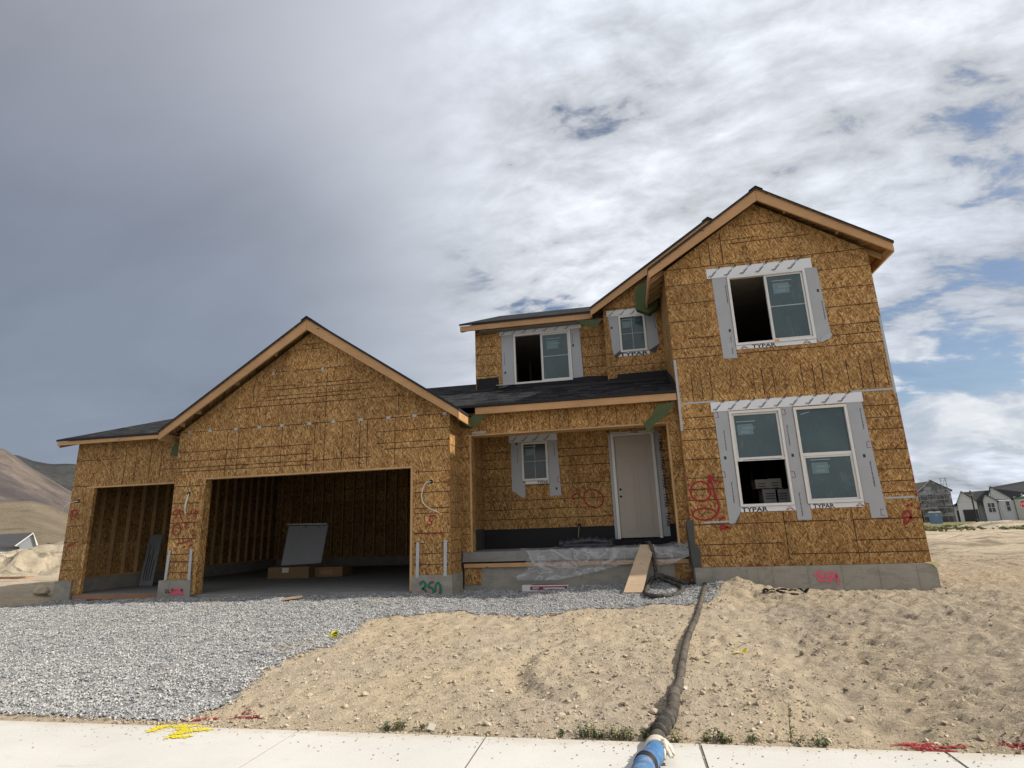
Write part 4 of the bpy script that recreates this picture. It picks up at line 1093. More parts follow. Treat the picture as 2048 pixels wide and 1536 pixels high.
q.build('flashing_tape', [GREYTAPE, INK], fr)
q = MB(); q.box(x0 - .03, x1 + .06, YS - .007, YS - .004, z1 + .052, z1 + .10); put_text(q, 'TYPAR', (x0 + .45, z1 + .055), .04, 0, xz(YS - .008), 1, bold=True); q.build('flashing_tape', [TAPE, INK], fr)

# ------------------------------------------------------------------ wires hanging from holes for the lamps
def wire(hole, y, pts_list, rad=.006):
    q = MB(); q.tube([(hole[0], y - .004, hole[1]), (hole[0], y + .001, hole[1])], .042, 16); h_ = q.build('wire_hole', DARKGAP, house)
    q = MB()
    for pts in pts_list: q.tube(pts, rad, 8)
    q.build('cable', CABLE, h_, smooth=True)
def arc(pts, n=8):
    P_ = [Vector(p) for p in pts]; P_ = [P_[0] * 2 - P_[1]] + P_ + [P_[-1] * 2 - P_[-2]]; o_ = []
    for i in range(1, len(P_) - 2):
        for k in range(n):
            t_ = k / n; a, b_, c, d = P_[i - 1:i + 3]
            o_.append(.5 * ((2 * b_) + (c - a) * t_ + (2 * a - 5 * b_ + 4 * c - d) * t_ ** 2 + (3 * b_ - a - 3 * c + d) * t_ ** 3))
    o_.append(P_[-2]); return o_
h = (-9.515,0.988); wire(h, YG, [arc([(h[0], YG - .0, h[1]), (h[0] + .01, YG - .04, h[1] - .10), (h[0] - .03, YG - .03, h[1] - .3), (h[0] - .02, YG - .03, h[1] - .42)]), arc([(h[0], YG, h[1]), (h[0] + .0, YG - .05, h[1] - .12), (h[0] - .035, YG - .04, h[1] - .28), (h[0] + .01, YG - .05, h[1] - .46)])], .009)
h = (-3.876,0.978); p1 = (-4.046,0.685); p2 = (-3.949,0.492); p3 = (-3.675,0.343); p0 = (-3.983,0.933)
wire(h, YG, [arc([(h[0], YG, h[1]), (p0[0], YG - .06, p0[1]), (p1[0], YG - .08, p1[1]), (p2[0], YG - .09, p2[1]), (p3[0], YG - .06, p3[1])])], .008)
h = (-12.929,0.985); p0 = (-13.074,0.921); p1 = (-13.159,0.759); p2 = (-13.176,0.549)
wire(h, YB, [arc([(h[0], YB, h[1]), (p0[0], YB - .12, p0[1]), (p1[0], YB - .16, p1[1]), (p2[0], YB - .16, p2[1])])], .006)
q = MB(); q.box(-1.13, -1.06, YS - .02, YS + .011, -.02, .05); ob = q.build('outlet_box', DARKGAP, house)
q = MB(); q.tube(arc([(-1.10, YS - .02, 0), (-1.12, YS - .09, -.1), (-1.13, YS - .08, -.25), (-1.10, YS - .1, -.32)]), .006, 8); q.build('cable', simple('yellow cable', (.45, .38, .16)), ob)

# ------------------------------------------------------------------ spray paint and marker on walls and foundation
def jit(pts, a=.006): return [(x + rng.uniform(-a, a), z + rng.uniform(-a, a)) for x, z in pts]
def ell(cx, cz, rx, rz_, n=26, a0=0.0, rot=0):
    o_ = []
    for k in range(n + 1):
        th = a0 + 2 * math.pi * k / n; x, z = rx * math.cos(th), rz_ * math.sin(th)
        o_.append((cx + x * math.cos(rot) - z * math.sin(rot), cz + x * math.sin(rot) + z * math.cos(rot)))
    return o_
def spray(parent, y, strokes, m_, nm='spray_mark', wd=.035):
    q = MB()
    for i, s_ in enumerate(strokes):
        pts = s_[0] if isinstance(s_, tuple) and isinstance(s_[0], list) else s_; ww_ = s_[1] if isinstance(s_, tuple) and isinstance(s_[0], list) else wd
        if len(pts) > 2: pts = [(p.x, p.y) for p in arc([(a, b_, 0) for a, b_ in pts], 4)] if len(pts) < 14 else pts
        q.stroke(pts, [ww_ * rng.uniform(.8, 1.15) for _ in pts], xz(y - .0006 * i), 0)
    return q.build(nm, m_, parent)
yW = YW - .008
c1 = (1.421,0.562); c2 = (1.447,0.137)
a1 = [(1.557,0.537), (1.585,0.697), (1.623,0.868), (1.695,0.769), (1.828,0.724)]; a2 = [(1.623,0.868), (1.660,0.627), (1.706,0.389), (1.722,0.220), (1.664,0.111)]
spray(ww, yW, [ell(*c1, .185, .19), ell(*c2, .215, .11), a1, a2,
     [(1.696,-0.001), (1.747,0.052), (1.809,0.041)], [(1.886,-0.146), (1.810,-0.107), (1.741,-0.077), (1.709,-0.121), (1.759,-0.151), (1.836,-0.117)]], REDP)
spray(ww, yW - .004, [[(1.268,0.607), (1.306,0.615), (1.332,0.595), (1.380,0.612)], [(1.427,0.610), (1.467,0.636), (1.451,0.580), (1.501,0.616), (1.545,0.595)], [(1.294,0.501), (1.329,0.481), (1.369,0.508)], [(1.394,0.487), (1.460,0.494), (1.524,0.491)], [(1.351,0.179), (1.401,0.130), (1.461,0.174), (1.523,0.153), (1.587,0.160)], [(1.369,0.094), (1.417,0.111)]], PEN, 'marker_note', .011)
spray(ww, yW, [[(4.977,0.180), (4.943,0.128)]], REDP)
spray(ww, yW, [[(5.035,0.186), (5.001,0.135)]], REDP)
spray(ww, yW, [[(4.832,-0.078), (4.859,0.026), (4.938,0.058), (4.981,-0.013), (4.932,-0.107), (4.874,-0.158), (4.851,-0.105), (4.911,-0.046), (5.018,-0.076)]], REDP)
dots = [(1.189,0.832), (1.203,0.696), (1.194,0.439), (1.199,0.316), (1.206,0.203), (1.650,0.467), (1.641,0.307), (2.148,-0.808), (2.279,-0.802), (2.424,-0.823), (2.583,-0.800), (2.722,-0.785), (5.11, .95), (5.115, 1.3), (5.12, .6), (5.11, .33), (5.12, .1)]
spray(ww, yW - .003, [([(p[0] - .03, p[1]), (p[0] + .03, p[1] + .004)], .022) if p[1] < -.7 else ([(p[0] + .012, p[1] + .035), (p[0] + .012, p[1] - .03)], .026) for p in dots], REDP, 'paint_dash')
# garage piers
yG = YG - .008
def G_(*a): return list(a)
spray(gw, yG, [[(-9.876,0.536), (-9.824,0.620), (-9.712,0.638), (-9.591,0.579)], [(-9.735,0.617), (-9.777,0.457)], [(-9.709,0.616), (-9.621,0.419)], [(-9.385,0.646), (-9.420,0.519)], [(-9.308,0.633), (-9.196,0.532)], [(-9.294,0.621), (-9.300,0.461)],
     ell(*(-9.721,0.219), .10, .115), [(-9.548,0.341), (-9.484,0.329), (-9.515,0.276), (-9.471,0.222)], [(-9.496,0.425), (-9.424,0.455)], [(-9.312,0.355), (-9.291,0.279)], [(-9.321,0.217), (-9.301,0.153)], [(-9.308,0.111), (-9.278,0.068)],
     [(-9.707,-0.088), (-9.559,-0.071), (-9.438,-0.043), (-9.368,-0.014)], [(-9.348,0.028), (-9.314,-0.047)], [(-9.340,-0.140), (-9.282,-0.110)]], REDP, wd=.028)
spray(gw, yG - .012, [[(-9.775,0.242), (-9.702,0.261), (-9.661,0.239)], [(-9.754,0.178), (-9.679,0.186)]], PEN, 'marker_note', .01)
spray(gw, yG, [[(-3.917,0.283), (-3.843,0.290), (-3.769,0.297)], [(-3.885,0.253), (-3.906,0.195), (-3.853,0.183), (-3.874,0.125), (-3.927,0.127)], [(-4.010,-0.055), (-3.905,-0.048)], [(-3.832,-0.060), (-3.748,-0.053)], [(-3.686,-0.055), (-3.624,-0.047)], [(-4.146,1.226), (-4.134,1.123)], [(-4.207,0.722), (-4.196,0.661)], [(-4.195,0.541), (-4.194,0.482)], [(-3.514,0.941), (-3.483,0.869)], [(-3.508,0.152), (-3.498,0.103)]], REDP, wd=.026)
spray(house, YB - .008, [ell(*(-12.999,0.671), .09, .11), [(-13.115,0.757), (-12.873,0.760)], [(-13.058,-0.065), (-12.838,-0.037)], [(-13.051,-0.031), (-12.831,-0.003)], [(-13.068,0.732), (-12.990,0.624), (-12.934,0.704)]], REDP, wd=.022)
# foundation numbers
yF = YG - .053
spray(fR, yF, [[(-4.090,-1.006), (-4.019,-0.952), (-3.967,-0.999), (-3.988,-1.063), (-4.028,-1.081), (-3.967,-1.118), (-3.956,-1.201)], [(-3.794,-0.964), (-3.875,-0.982), (-3.906,-1.055), (-3.834,-1.074), (-3.804,-1.148), (-3.834,-1.203), (-3.895,-1.193)], ell(*(-3.713,-1.103), .055, .12, 20)], GREENP, 'spray_number', .05)
spray(fR, yF + .003, [[(-3.875,-0.935), (-3.784,-0.946)], [(-4.059,-1.136), (-4.008,-1.155)], [(-3.906,-1.128), (-3.865,-1.156)], [(-3.865,-1.028), (-3.814,-1.047)], [(-3.753,-0.983), (-3.712,-0.975)], [(-3.733,-1.149), (-3.692,-1.131)]], PINKP, 'spray_mark', .035)
fL = [c for c in house.children if c.name.startswith('foundation')][0]
spray(fL, yF, [[(-9.631,-1.002), (-9.672,-1.062), (-9.627,-1.123), (-9.583,-1.083), (-9.647,-1.062)], [(-9.519,-1.014), (-9.578,-1.033), (-9.512,-1.074), (-9.542,-1.124)], [(-9.407,-1.035), (-9.483,-1.014), (-9.475,-1.075), (-9.403,-1.066), (-9.397,-1.015), (-9.366,-1.166)], [(-9.680,-1.092), (-9.387,-1.096)]], PINKP, 'spray_number', .035)
spray(fL, yF - .004, [[(-9.788,-1.020), (-9.790,-1.091), (-9.744,-1.071), (-9.749,-1.031), (-9.788,-1.020)], [(-9.714,-1.021), (-9.718,-1.082), (-9.669,-1.082)], [(-9.605,-1.013), (-9.653,-1.022), (-9.613,-1.043), (-9.632,-1.083)]], PEN, 'marker_note', .013)
yF = YW - .049
spray(fW, yF, [[((3.193,-0.999)[0] - .01, (3.193,-0.999)[1]), (3.218,-0.999)], [(3.354,-0.933), (3.294,-0.941), (3.270,-0.992), (3.263,-1.085), (3.327,-1.103), (3.354,-1.036), (3.282,-1.017)], [(3.482,-0.961), (3.405,-0.977), (3.405,-1.028), (3.467,-1.055), (3.451,-1.105), (3.368,-1.104)], [(3.578,-0.980), (3.520,-0.979), (3.494,-1.038), (3.540,-1.064), (3.582,-1.006), (3.576,-1.090), (3.587,-1.175)]], PINKP, 'spray_number', .034)
c3 = (-0.739,0.602)
spray(house, YS - .008, [ell(*c3, .235, .20, 26, 0, -.6), [(-1.149,0.723), (-1.235,0.658), (-1.203,0.599), (-1.154,0.643)], [(-1.160,0.724), (-1.042,0.753)]], REDP, wd=.03)

# ------------------------------------------------------------------ gravel
poly_g = [(-30, 4.66), (-3.787,4.814), (-3.764,5.015), (-3.820,5.347), (-3.906,5.788), (-3.946,6.272), (-4.100,6.928), (-4.035,7.288), (-3.934,7.767), (-3.945,8.278), (-4.076,8.897), (-3.930,9.197), (-3.501,9.302), (-2.942,9.403), (-2.407,9.267), (-1.746,9.170), (-1.422,9.087), (-1.001,9.453), (-0.547,9.717), (0.231,9.682), (0.948,10.024), (1.432,10.685), (1.398,11.644), (1.15, 11.45), (1.15, 12.0), (-3.4, 12.0), (-3.4, 11.2), (-10, 11.2), (-10, 11.6), (-13.0, 11.62), (-12.939,10.835), (-13.158,10.388), (-17, 8.9), (-30, 8.5)]
def inside(x, y, poly):
    r_ = np.zeros(x.shape, bool); n = len(poly)
    for i in range(n):
        x0, y0 = poly[i]; x1, y1 = poly[(i + 1) % n]
        c = ((y0 > y) != (y1 > y)) & (x < (x1 - x0) * (y - y0) / ((y1 - y0) or 1e-9) + x0)
        r_ ^= c
    return r_
nr = np.random.RandomState(5)
def gravel_mask(x, y):
    wx = x + fbm(x * 2.2, y * 2.2, 51, 3) * .42; wy = np.where(y < 5.2, y, y + fbm(x * 2.2, y * 2.2, 61, 3) * .30 * sstep(y, 5.0, 5.6))
    return inside(wx, wy, poly_g) & (y > 4.63)
cx = np.arange(-16.5, 2.2, .07); cy = np.arange(4.64, 12.0, .06)
XX, YY = np.meshgrid(cx, cy, indexing='ij')
ZZ = ground_z(XX, YY) + .012
mk = gravel_mask(XX + .035, YY + .03)
mk[-1, :] = False; mk[:, -1] = False
idx = np.arange(XX.size).reshape(XX.shape); I, J = np.nonzero(mk)
fs = np.stack([idx[I, J], idx[I + 1, J], idx[I + 1, J + 1], idx[I, J + 1]], -1)
# loose stones: rough octahedra
NS = 200000
sx = nr.uniform(-16.5, 2.2, NS * 3); sy = 4.64 + (12.0 - 4.64) * nr.rand(NS * 3) ** 1.25
keep = gravel_mask(sx + nr.normal(0, .05, sx.shape), sy + nr.normal(0, .04, sx.shape)) & ((sx / np.maximum(sy, 1)) > -1.75)
sx = sx[keep][:NS]; sy = sy[keep][:NS]; n = len(sx)
r = nr.uniform(.007, .0155, n) * (1 + .25 * (nr.rand(n) > .93)); sz = ground_z(sx, sy) + .012 + r * .25
dirs = np.array([(1, 0, 0), (-1, 0, 0), (0, 1, 0), (0, -1, 0), (0, 0, 1), (0, 0, -1)], float)
A = nr.normal(size=(n, 4)); A /= np.linalg.norm(A, axis=1)[:, None]
a_, b_, c_, d_ = A.T
RM = np.stack([1 - 2 * (c_ * c_ + d_ * d_), 2 * (b_ * c_ - d_ * a_), 2 * (b_ * d_ + c_ * a_), 2 * (b_ * c_ + d_ * a_), 1 - 2 * (b_ * b_ + d_ * d_), 2 * (c_ * d_ - b_ * a_), 2 * (b_ * d_ - c_ * a_), 2 * (c_ * d_ + b_ * a_), 1 - 2 * (b_ * b_ + c_ * c_)], -1).reshape(n, 3, 3)
def stones(px, py, pz, r, RM, seed=3):
    q = np.random.RandomState(seed); n = len(px)
    v = dirs[None] * q.uniform(.6, 1.25, (n, 6, 1)) + q.uniform(-.25, .25, (n, 6, 3)); v = np.einsum('nij,nkj->nki', RM, v) * r[:, None, None]
    v[:, :, 2] *= .8
    v += np.stack([px, py, pz], -1)[:, None]
    tri = np.array([(0, 2, 4), (2, 1, 4), (1, 3, 4), (3, 0, 4), (2, 0, 5), (1, 2, 5), (3, 1, 5), (0, 3, 5)])
    f = (np.arange(n) * 6)[:, None, None] + tri[None]
    return v.reshape(-1, 3), f.reshape(-1, 3)
sv, sf = stones(sx, sy, sz, r, RM)
def stone_mat(name, stops, tint=None):
    m, t, b = mat(name)
    g = t.new('ShaderNodeNewGeometry')
    c = t.ramp(g.outputs['Random Per Island'], stops)
    n_ = t.noise(g.outputs['Position'], 60, 3, .6).outputs[0]
    dirt = t.math('MULTIPLY', t.step(t.noise(g.outputs['Position'], .8, 5, .65).outputs[0], .58, .70), .45)
    c = t.mix(dirt, c, (.42, .35, .25))
    finish(t, b, t.vmath('SCALE', c, scale=t.math('MULTIPLY_ADD', n_, .5, .75)), .85, None, spec=.2)
    return m
GST = stone_mat('crushed stone', [(0, (.18, .184, .19)), (.3, (.285, .288, .292)), (.65, (.40, .40, .396)), (1, (.60, .59, .565))])
GBASE = simple('stone dust', (.19, .19, .19), .95, .6, 30)
bm_ = np.concatenate([fs, fs]) if False else fs
tri_base = np.concatenate([fs[:, [0, 1, 2]], fs[:, [0, 2, 3]]])
V = np.concatenate([np.stack([XX, YY, ZZ], -1).reshape(-1, 3), sv]); F = np.concatenate([tri_base, sf + XX.size])
me = arr_mesh('gravel', V, F, [GBASE, GST], np.concatenate([np.zeros(len(tri_base), 'i'), np.ones(len(sf), 'i')]), smooth=False)
o = bpy.data.objects.new('gravel', me); C.objects.link(o); tag(o, 'grey crushed stone spread over the driveway', 'gravel', kind='stuff')

# clods and crumbs of soil
def rnd_rm(n, q):
    A = q.normal(size=(n, 4)); A /= np.linalg.norm(A, axis=1)[:, None]; a_, b_, c_, d_ = A.T
    return np.stack([1 - 2 * (c_ * c_ + d_ * d_), 2 * (b_ * c_ - d_ * a_), 2 * (b_ * d_ + c_ * a_), 2 * (b_ * c_ + d_ * a_), 1 - 2 * (b_ * b_ + d_ * d_), 2 * (c_ * d_ - b_ * a_), 2 * (b_ * d_ - c_ * a_), 2 * (c_ * d_ + b_ * a_), 1 - 2 * (b_ * b_ + c_ * c_)], -1).reshape(n, 3, 3)
NC = 46000
px = nr.uniform(-4.5, 8.5, NC); py = 4.7 + 7.5 * nr.rand(NC) ** 1.5
dens = .12 + fbm(px * .9, py * .9, 71, 3) * .7 + .45 * (px < 1.4); ok = (nr.rand(NC) < dens) & ~gravel_mask(px, py) & ~((px > 1.1) & (px < 5.3) & (py > 11.5))
px, py = px[ok], py[ok]; n = len(px); r = .005 + nr.exponential(.0052, n); r = np.minimum(r, .032)
wx = nr.uniform(-5, 4, 420); wy = 4.59 - np.abs(nr.exponential(.16, 420)); px = np.concatenate([px, wx]); py = np.concatenate([py, wy]); r = np.concatenate([r, nr.uniform(.003, .010, 420)]); n = len(px)
cv, cf = stones(px, py, np.where(py < 4.6, -1.5, ground_z(px, py)) + r * .3, r, rnd_rm(n, nr), 8)
CLOD = stone_mat('soil clods', [(0, (.33, .27, .19)), (.5, (.44, .365, .265)), (.95, (.49, .415, .31)), (1, (.58, .53, .45))])
me = arr_mesh('dirt_clods', cv, cf, CLOD, smooth=False); o = bpy.data.objects.new('dirt_clods', me); C.objects.link(o); tag(o, 'crumbs and clods of pale soil over the bare ground', 'soil', kind='stuff')

# bigger single stones
def rock_mesh(seed):
    q = np.random.RandomState(seed); import bmesh
    bm = bmesh.new(); bmesh.ops.create_icosphere(bm, subdivisions=2, radius=1)
    s_ = q.uniform(.6, 1.2, 3); s_[2] *= .6
    for v in bm.verts:
        k = 1 + .35 * mnoise.noise(v.co * 1.4 + Vector((seed * 3.1, 0, 0))) + .15 * mnoise.noise(v.co * 4 + Vector((0, seed, 0)))
        v.co = Vector((v.co.x * s_[0], v.co.y * s_[1], v.co.z * s_[2])) * k
    me = bpy.data.meshes.new('stone'); bm.to_mesh(me); bm.free(); return me
ROCK = simple('dusty stone', (.48, .40, .29), .95, .3, 8, bump=.4)
rocks = [(p, s_) for p, s_ in (((0.015,4.898), .085), ((0.208,5.324), .05), ((0.527,5.757), .05), ((0.335,5.245), .045), ((0.080,5.260), .055), ((-0.005,8.424), .06), ((1.181,9.048), .055), ((-0.379,9.963), .075), ((-2.871,9.733), .075), ((-1.631,7.206), .05), ((-1.204,7.124), .055), ((-0.151,7.080), .06), ((-2.204,6.163), .05), ((-2.574,5.530), .06), ((-2.640,5.261), .055), ((-0.666,5.068), .07), ((-1.221,4.874), .06), ((1.342,5.510), .05), ((1.242,7.912), .05), ((1.572,5.308), .06), ((-2.769,8.146), .05), ((-0.621,6.576), .05), ((-1.214,5.744), .055), ((-3.142,5.526), .05), ((1.218,6.306), .045))]
rm = [rock_mesh(k) for k in range(5)]
for q in rm: q.materials.append(ROCK)
for k, (p, s_) in enumerate(rocks):
    o = bpy.data.objects.new('stone', rm[k % 5]); C.objects.link(o); o.location = (p[0], p[1], gz(*p) + s_ * .2); o.scale = (s_ * .6,) * 3; o.rotation_euler = (rng.uniform(-.3, .3), rng.uniform(-.3, .3), rng.uniform(0, 6))
    tag(o, 'fist sized dusty stone half sunk in the bare soil', 'stone', 'stones lying on the bare soil')

# ------------------------------------------------------------------ weeds along the sidewalk
WEED = simple('weed leaf', (.055, .085, .030), .7, .4, 8); WEEDY = simple('weed leaf dry', (.26, .22, .09), .8, .3, 8)
def weed(p, hgt, n, seed, dry=.15):
    q = random.Random(seed); mb = MB(); z0 = gz(*p)
    for k in range(n):
        bx, by = p[0] + q.gauss(0, hgt * (.33 if n > 16 else .12)), p[1] + abs(q.gauss(0, .04)); L = hgt * q.uniform(.4, 1.1); a = q.uniform(0, 6.28); ln = q.uniform(.15, .8)
        m_ = 1 if q.random() < dry else 0; wd = q.uniform(.003, .007); prev = None
        sx_, sy_ = -math.sin(a) * wd, math.cos(a) * wd
        for s_ in range(4):
            t_ = s_ / 3; rr = L * ln * t_ ** 1.5; c = (bx + math.cos(a) * rr, by + math.sin(a) * rr, z0 - .01 + L * t_ * (1 - .35 * ln * t_)); kf = (1 - t_ * .9) * (1.3 if s_ == 1 else 1)
            cur = ((c[0] - sx_ * kf, c[1] - sy_ * kf, c[2]), (c[0] + sx_ * kf, c[1] + sy_ * kf, c[2]))
            if prev: mb.face([prev[0], prev[1], cur[1], cur[0]], m_)
            prev = cur
        for _ in range(3):
            t_ = q.uniform(.3, .95); a2 = q.uniform(0, 6.28); c = (bx + math.cos(a) * L * ln * t_ ** 1.5, by + math.sin(a) * L * ln * t_ ** 1.5, z0 + L * t_ * (1 - .35 * ln * t_)); l2 = q.uniform(.012, .035)
            d = (math.cos(a2) * l2, math.sin(a2) * l2); e = (-d[1] * .3, d[0] * .3)
            mb.face([c, (c[0] + d[0] * .5 + e[0], c[1] + d[1] * .5 + e[1], c[2] + .006), (c[0] + d[0], c[1] + d[1], c[2] - .004), (c[0] + d[0] * .5 - e[0], c[1] + d[1] * .5 - e[1], c[2] + .006)], m_)
    return mb.build('weed', [WEED, WEEDY], origin=(p[0], p[1], z0))
for k, (x, y, h_, n_) in enumerate(((772, 1462, .08, 22), (795, 1461, .09, 40), (840, 1463, .06, 26), (1172, 1478, .12, 40), (1205, 1480, .09, 40), (1240, 1481, .09, 42), (1262, 1482, .10, 30), (1290, 1480, .08, 26), (1352, 1486, .08, 24), (1445, 1487, .10, 44), (1415, 1487, .07, 22), (1510, 1488, .07, 26), (1650, 1494, .08, 36), (1600, 1490, .06, 18), (1690, 1380, .05, 14), (1120, 1476, .05, 18))):
    p = (-1.086,4.719); ax_ = None
    pr = PXG((x, y)); o = weed((pr[0], max(pr[1], 4.66)), h_ * 1.1, int(n_ * .55), 100 + k, .3)
    tag(o, 'small green weed clump sprouting along the sidewalk edge', 'weed', 'weeds along the sidewalk')
p = PXG((1582, 1482)); mb = MB(); z0 = gz(*p); q_ = random.Random(9)
mb.tube([(p[0], p[1], z0 - .01), (p[0] + .008, p[1] + .01, z0 + .12), (p[0] + .02, p[1] + .01, z0 + .25)], [.004, .003, .0015], 6)
for k in range(40):
    t_ = q_.uniform(.1, 1); a = q_.uniform(0, 6.28); l2 = q_.uniform(.012, .035); c = (p[0] + .02 * t_, p[1] + .01, z0 + .25 * t_); d = (math.cos(a) * l2, math.sin(a) * l2)
    mb.face([c, (c[0] + d[0] * .5 - d[1] * .2, c[1] + d[1] * .5 + d[0] * .2, c[2] + .012), (c[0] + d[0], c[1] + d[1], c[2] + .018), (c[0] + d[0] * .5 + d[1] * .2, c[1] + d[1] * .5 - d[0] * .2, c[2] + .008)], 1 if q_.random() < .5 else 0)
o = mb.build('weed', [WEED, WEEDY], origin=(p[0], p[1], z0)); tag(o, 'tall single weed stalk standing above the others by the sidewalk', 'weed', 'weeds along the sidewalk')
# dry stems and bits of straw
mb = MB(); q_ = random.Random(31)
for k in range(900):
    x = q_.uniform(-2.4, 3.6); y = 4.65 + abs(q_.gauss(0, .13)); a = q_.uniform(0, 6.28); L = q_.uniform(.01, .05); z = gz(x, y) + .006; w_ = .0015
    if q_.random() > .35 + .5 * math.exp(-((x - .8) / 1.2) ** 2): continue
    c, s_ = math.cos(a), math.sin(a); up_ = q_.uniform(0, .02)
    mb.face([(x - s_ * w_, y + c * w_, z), (x + s_ * w_, y - c * w_, z), (x + c * L + s_ * w_, y + abs(s_) * L - c * w_, z + up_), (x + c * L - s_ * w_, y + abs(s_) * L + c * w_, z + up_)], 0)
o = mb.build('dry_grass', simple('straw', (.42, .33, .17), .9)); tag(o, 'dry straw bits along the sidewalk edge', 'dry grass', kind='stuff')

# ------------------------------------------------------------------ painted marks on ground and sidewalk
def ground_stroke(mb, pts, wd, lift=.004, flat=None, mi=0):
    pl = (lambda u, v: (u, v, flat)) if flat is not None else (lambda u, v: (u, v, gz(u, v) + lift))
    mb.stroke(pts, wd, pl, mi)
def splatter(mb, p0, p1, wd, n, q, flat=None, lift=.006, sz=(.005, .016)):
    for k in range(n):
        t_ = q.random(); x = p0[0] + (p1[0] - p0[0]) * t_ + q.gauss(0, wd * .5); y = p0[1] + (p1[1] - p0[1]) * t_ + q.gauss(0, wd * .35); r_ = q.uniform(*sz); z = (flat if flat is not None else gz(x, y) + lift) + k * 2e-5
        a0 = q.uniform(0, 6); mb.face([(x + r_ * math.cos(a0 + i * 1.2566) * q.uniform(.7, 1.5), y + r_ * math.sin(a0 + i * 1.2566) * q.uniform(.4, .8), z) for i in range(5)], 0)
q_ = random.Random(44); mb = MB(); ym = -1.497
K = [(310, 1464), (330, 1451), (362, 1450), (392, 1451), (418, 1455)]
def PS_(x, y): return PXS((x, y))
ys = [(((300, 1464), (322, 1454)), .045), (((322, 1454), (402, 1452)), .06), (((345, 1470), (385, 1462)), .05), (((385, 1462), (420, 1459)), .045), (((335, 1476), (380, 1473)), .04), (((366, 1455), (362, 1468)), .05)]
for (pq, wd_) in ys:
    splatter(mb, PS_(*pq[0]), PS_(*pq[1]), wd_, 200, q_, flat=ym + .0004 * len(mb.v) / 3000, sz=(.004, .013))
splatter(mb, PS_(310, 1464), PS_(418, 1460), .11, 220, q_, flat=ym + .002, sz=(.002, .006))
o = mb.build('paint_mark', YELLOWP, sw)
gnd = bpy.data.objects['ground']
def red_mark(segs, seed):
    q = random.Random(seed); mb = MB()
    for (a, b_, wd, n_) in segs: splatter(mb, PXG(a), PXG(b_), wd, n_, q)
    return mb
mb = red_mark((((375, 1441), (435, 1438), .05, 150), ((460, 1437), (525, 1432), .05, 120), ((470, 1427), (500, 1425), .06, 40)), 3); mb.build('paint_mark', REDP, gnd)
mb = red_mark((((1800, 1486), (1865, 1484), .035, 120), ((1830, 1496), (1930, 1494), .035, 150), ((1855, 1503), (1905, 1503), .04, 70), ((1800, 1489), (1870, 1500), .07, 40)), 4); mb.build('paint_mark', REDP, gnd)
mb = red_mark((((2025, 1484), (2075, 1490), .08, 230),), 5); mb.build('paint_mark', REDP, gnd)

# ------------------------------------------------------------------ loose things in front of the house
# ramp plank from gravel to porch
pa = (-.155, 10.93); PB = [Vector((-.18, 10.90, gz(-.1, 10.9) + .03)), Vector((.15, 10.90, gz(.1, 10.9) + .03)), Vector((.475, 11.95, -.405)), Vector((.20, 11.95, -.405))]
q = MB(); nrm = (PB[1] - PB[0]).cross(PB[3] - PB[0]).normalized() * -.036
q.hexa([*(p + nrm for p in PB), *PB]); PLY = lumber('worn plywood', (.38, .27, .17), (.58, .44, .30))
o = q.build('plank', PLY, origin=tuple(PB[0])); tag(o, 'wide plywood plank leaning from the gravel up to the porch slab', 'plank')
b2 = o.modifiers.new('bevel', 'BEVEL'); b2.width = .004

# long hose: black wrapped length and blue end
def hz(x, y, h): return (x, y, max(gz(x, y), -1.50 if y < 4.62 else -99) + h)
hp = [(.36, 12.9, -.40), (.37, 12.3, -.385), (.40, 11.93, -.40), (.425, 11.80, -.55), (.44, 11.76, -.8), (.44, 11.68, -1.0)]
for (x, y) in ((1306, 1168), (1297, 1184), (1292, 1196), (1306, 1204), (1328, 1205), (1352, 1200), (1365, 1190), (1360, 1181), (1340, 1174), (1322, 1170), (1312, 1165), (1330, 1162), (1365, 1163), (1395, 1168), (1410, 1177), (1406, 1200), (1393, 1240), (1381, 1270), (1372, 1300), (1365, 1340), (1357, 1380), (1350, 1415), (1345, 1440), (1333, 1468), (1318, 1490)):
    p = PXG((x, y - 5)); p = p if p[1] < 11.74 else (p[0] * 11.74 / p[1], 11.74 - .02 * (x % 3)); hp.append(hz(p[0], p[1], (.055 if y < 1212 else .04 + (.025 if y > 1400 else 0))))
hp[6 + 9] = (hp[15][0], hp[15][1], hp[15][2] + .04); hp[16] = (hp[16][0], hp[16][1], hp[16][2] + .11); hp[17] = (hp[17][0], hp[17][1], hp[17][2] + .08); hp[6] = (hp[6][0], hp[6][1], hp[6][2] + .04)
path = arc(hp, 22)
Ls = [0]
for a, b_ in zip(path[:-1], path[1:]): Ls.append(Ls[-1] + (b_ - a).length)
rads = []
q_ = random.Random(12); ph = [q_.uniform(0, 6) for _ in range(5)]
for L in Ls:
    cr = abs(math.sin(L * 34 + 1.2 * math.sin(L * 5.1) + ph[0])); near = 1 + .75 * math.exp(-(Ls[-1] - L) / .75)
    rads.append((.031 + .009 * cr ** .7 + .003 * math.sin(L * 13 + ph[1])) * near)
hose_e = empty('hose', tuple(path[-1]), 'long fabric wrapped black hose with blue end running from porch to sidewalk', 'hose')
m_, t, b = mat('hose wrap'); v = worldc(t)
n_ = t.noise(v, 14, 5, .65).outputs[0]; n2_ = t.noise(v, 2.0, 3).outputs[0]
c = t.mix(t.step(n_, .35, .7), (.030, .028, .025), (.115, .102, .085)); c = t.mix(t.math('MULTIPLY', t.step(n2_, .45, .65), .5), c, (.17, .14, .105))
finish(t, b, c, .8, t.noise(v, 40, 4, .6).outputs[0], .012, .9, .3); HOSE = m_
mb = MB(); mb.tube(path, rads, 14); mb.build('wrap', HOSE, hose_e, smooth=True)
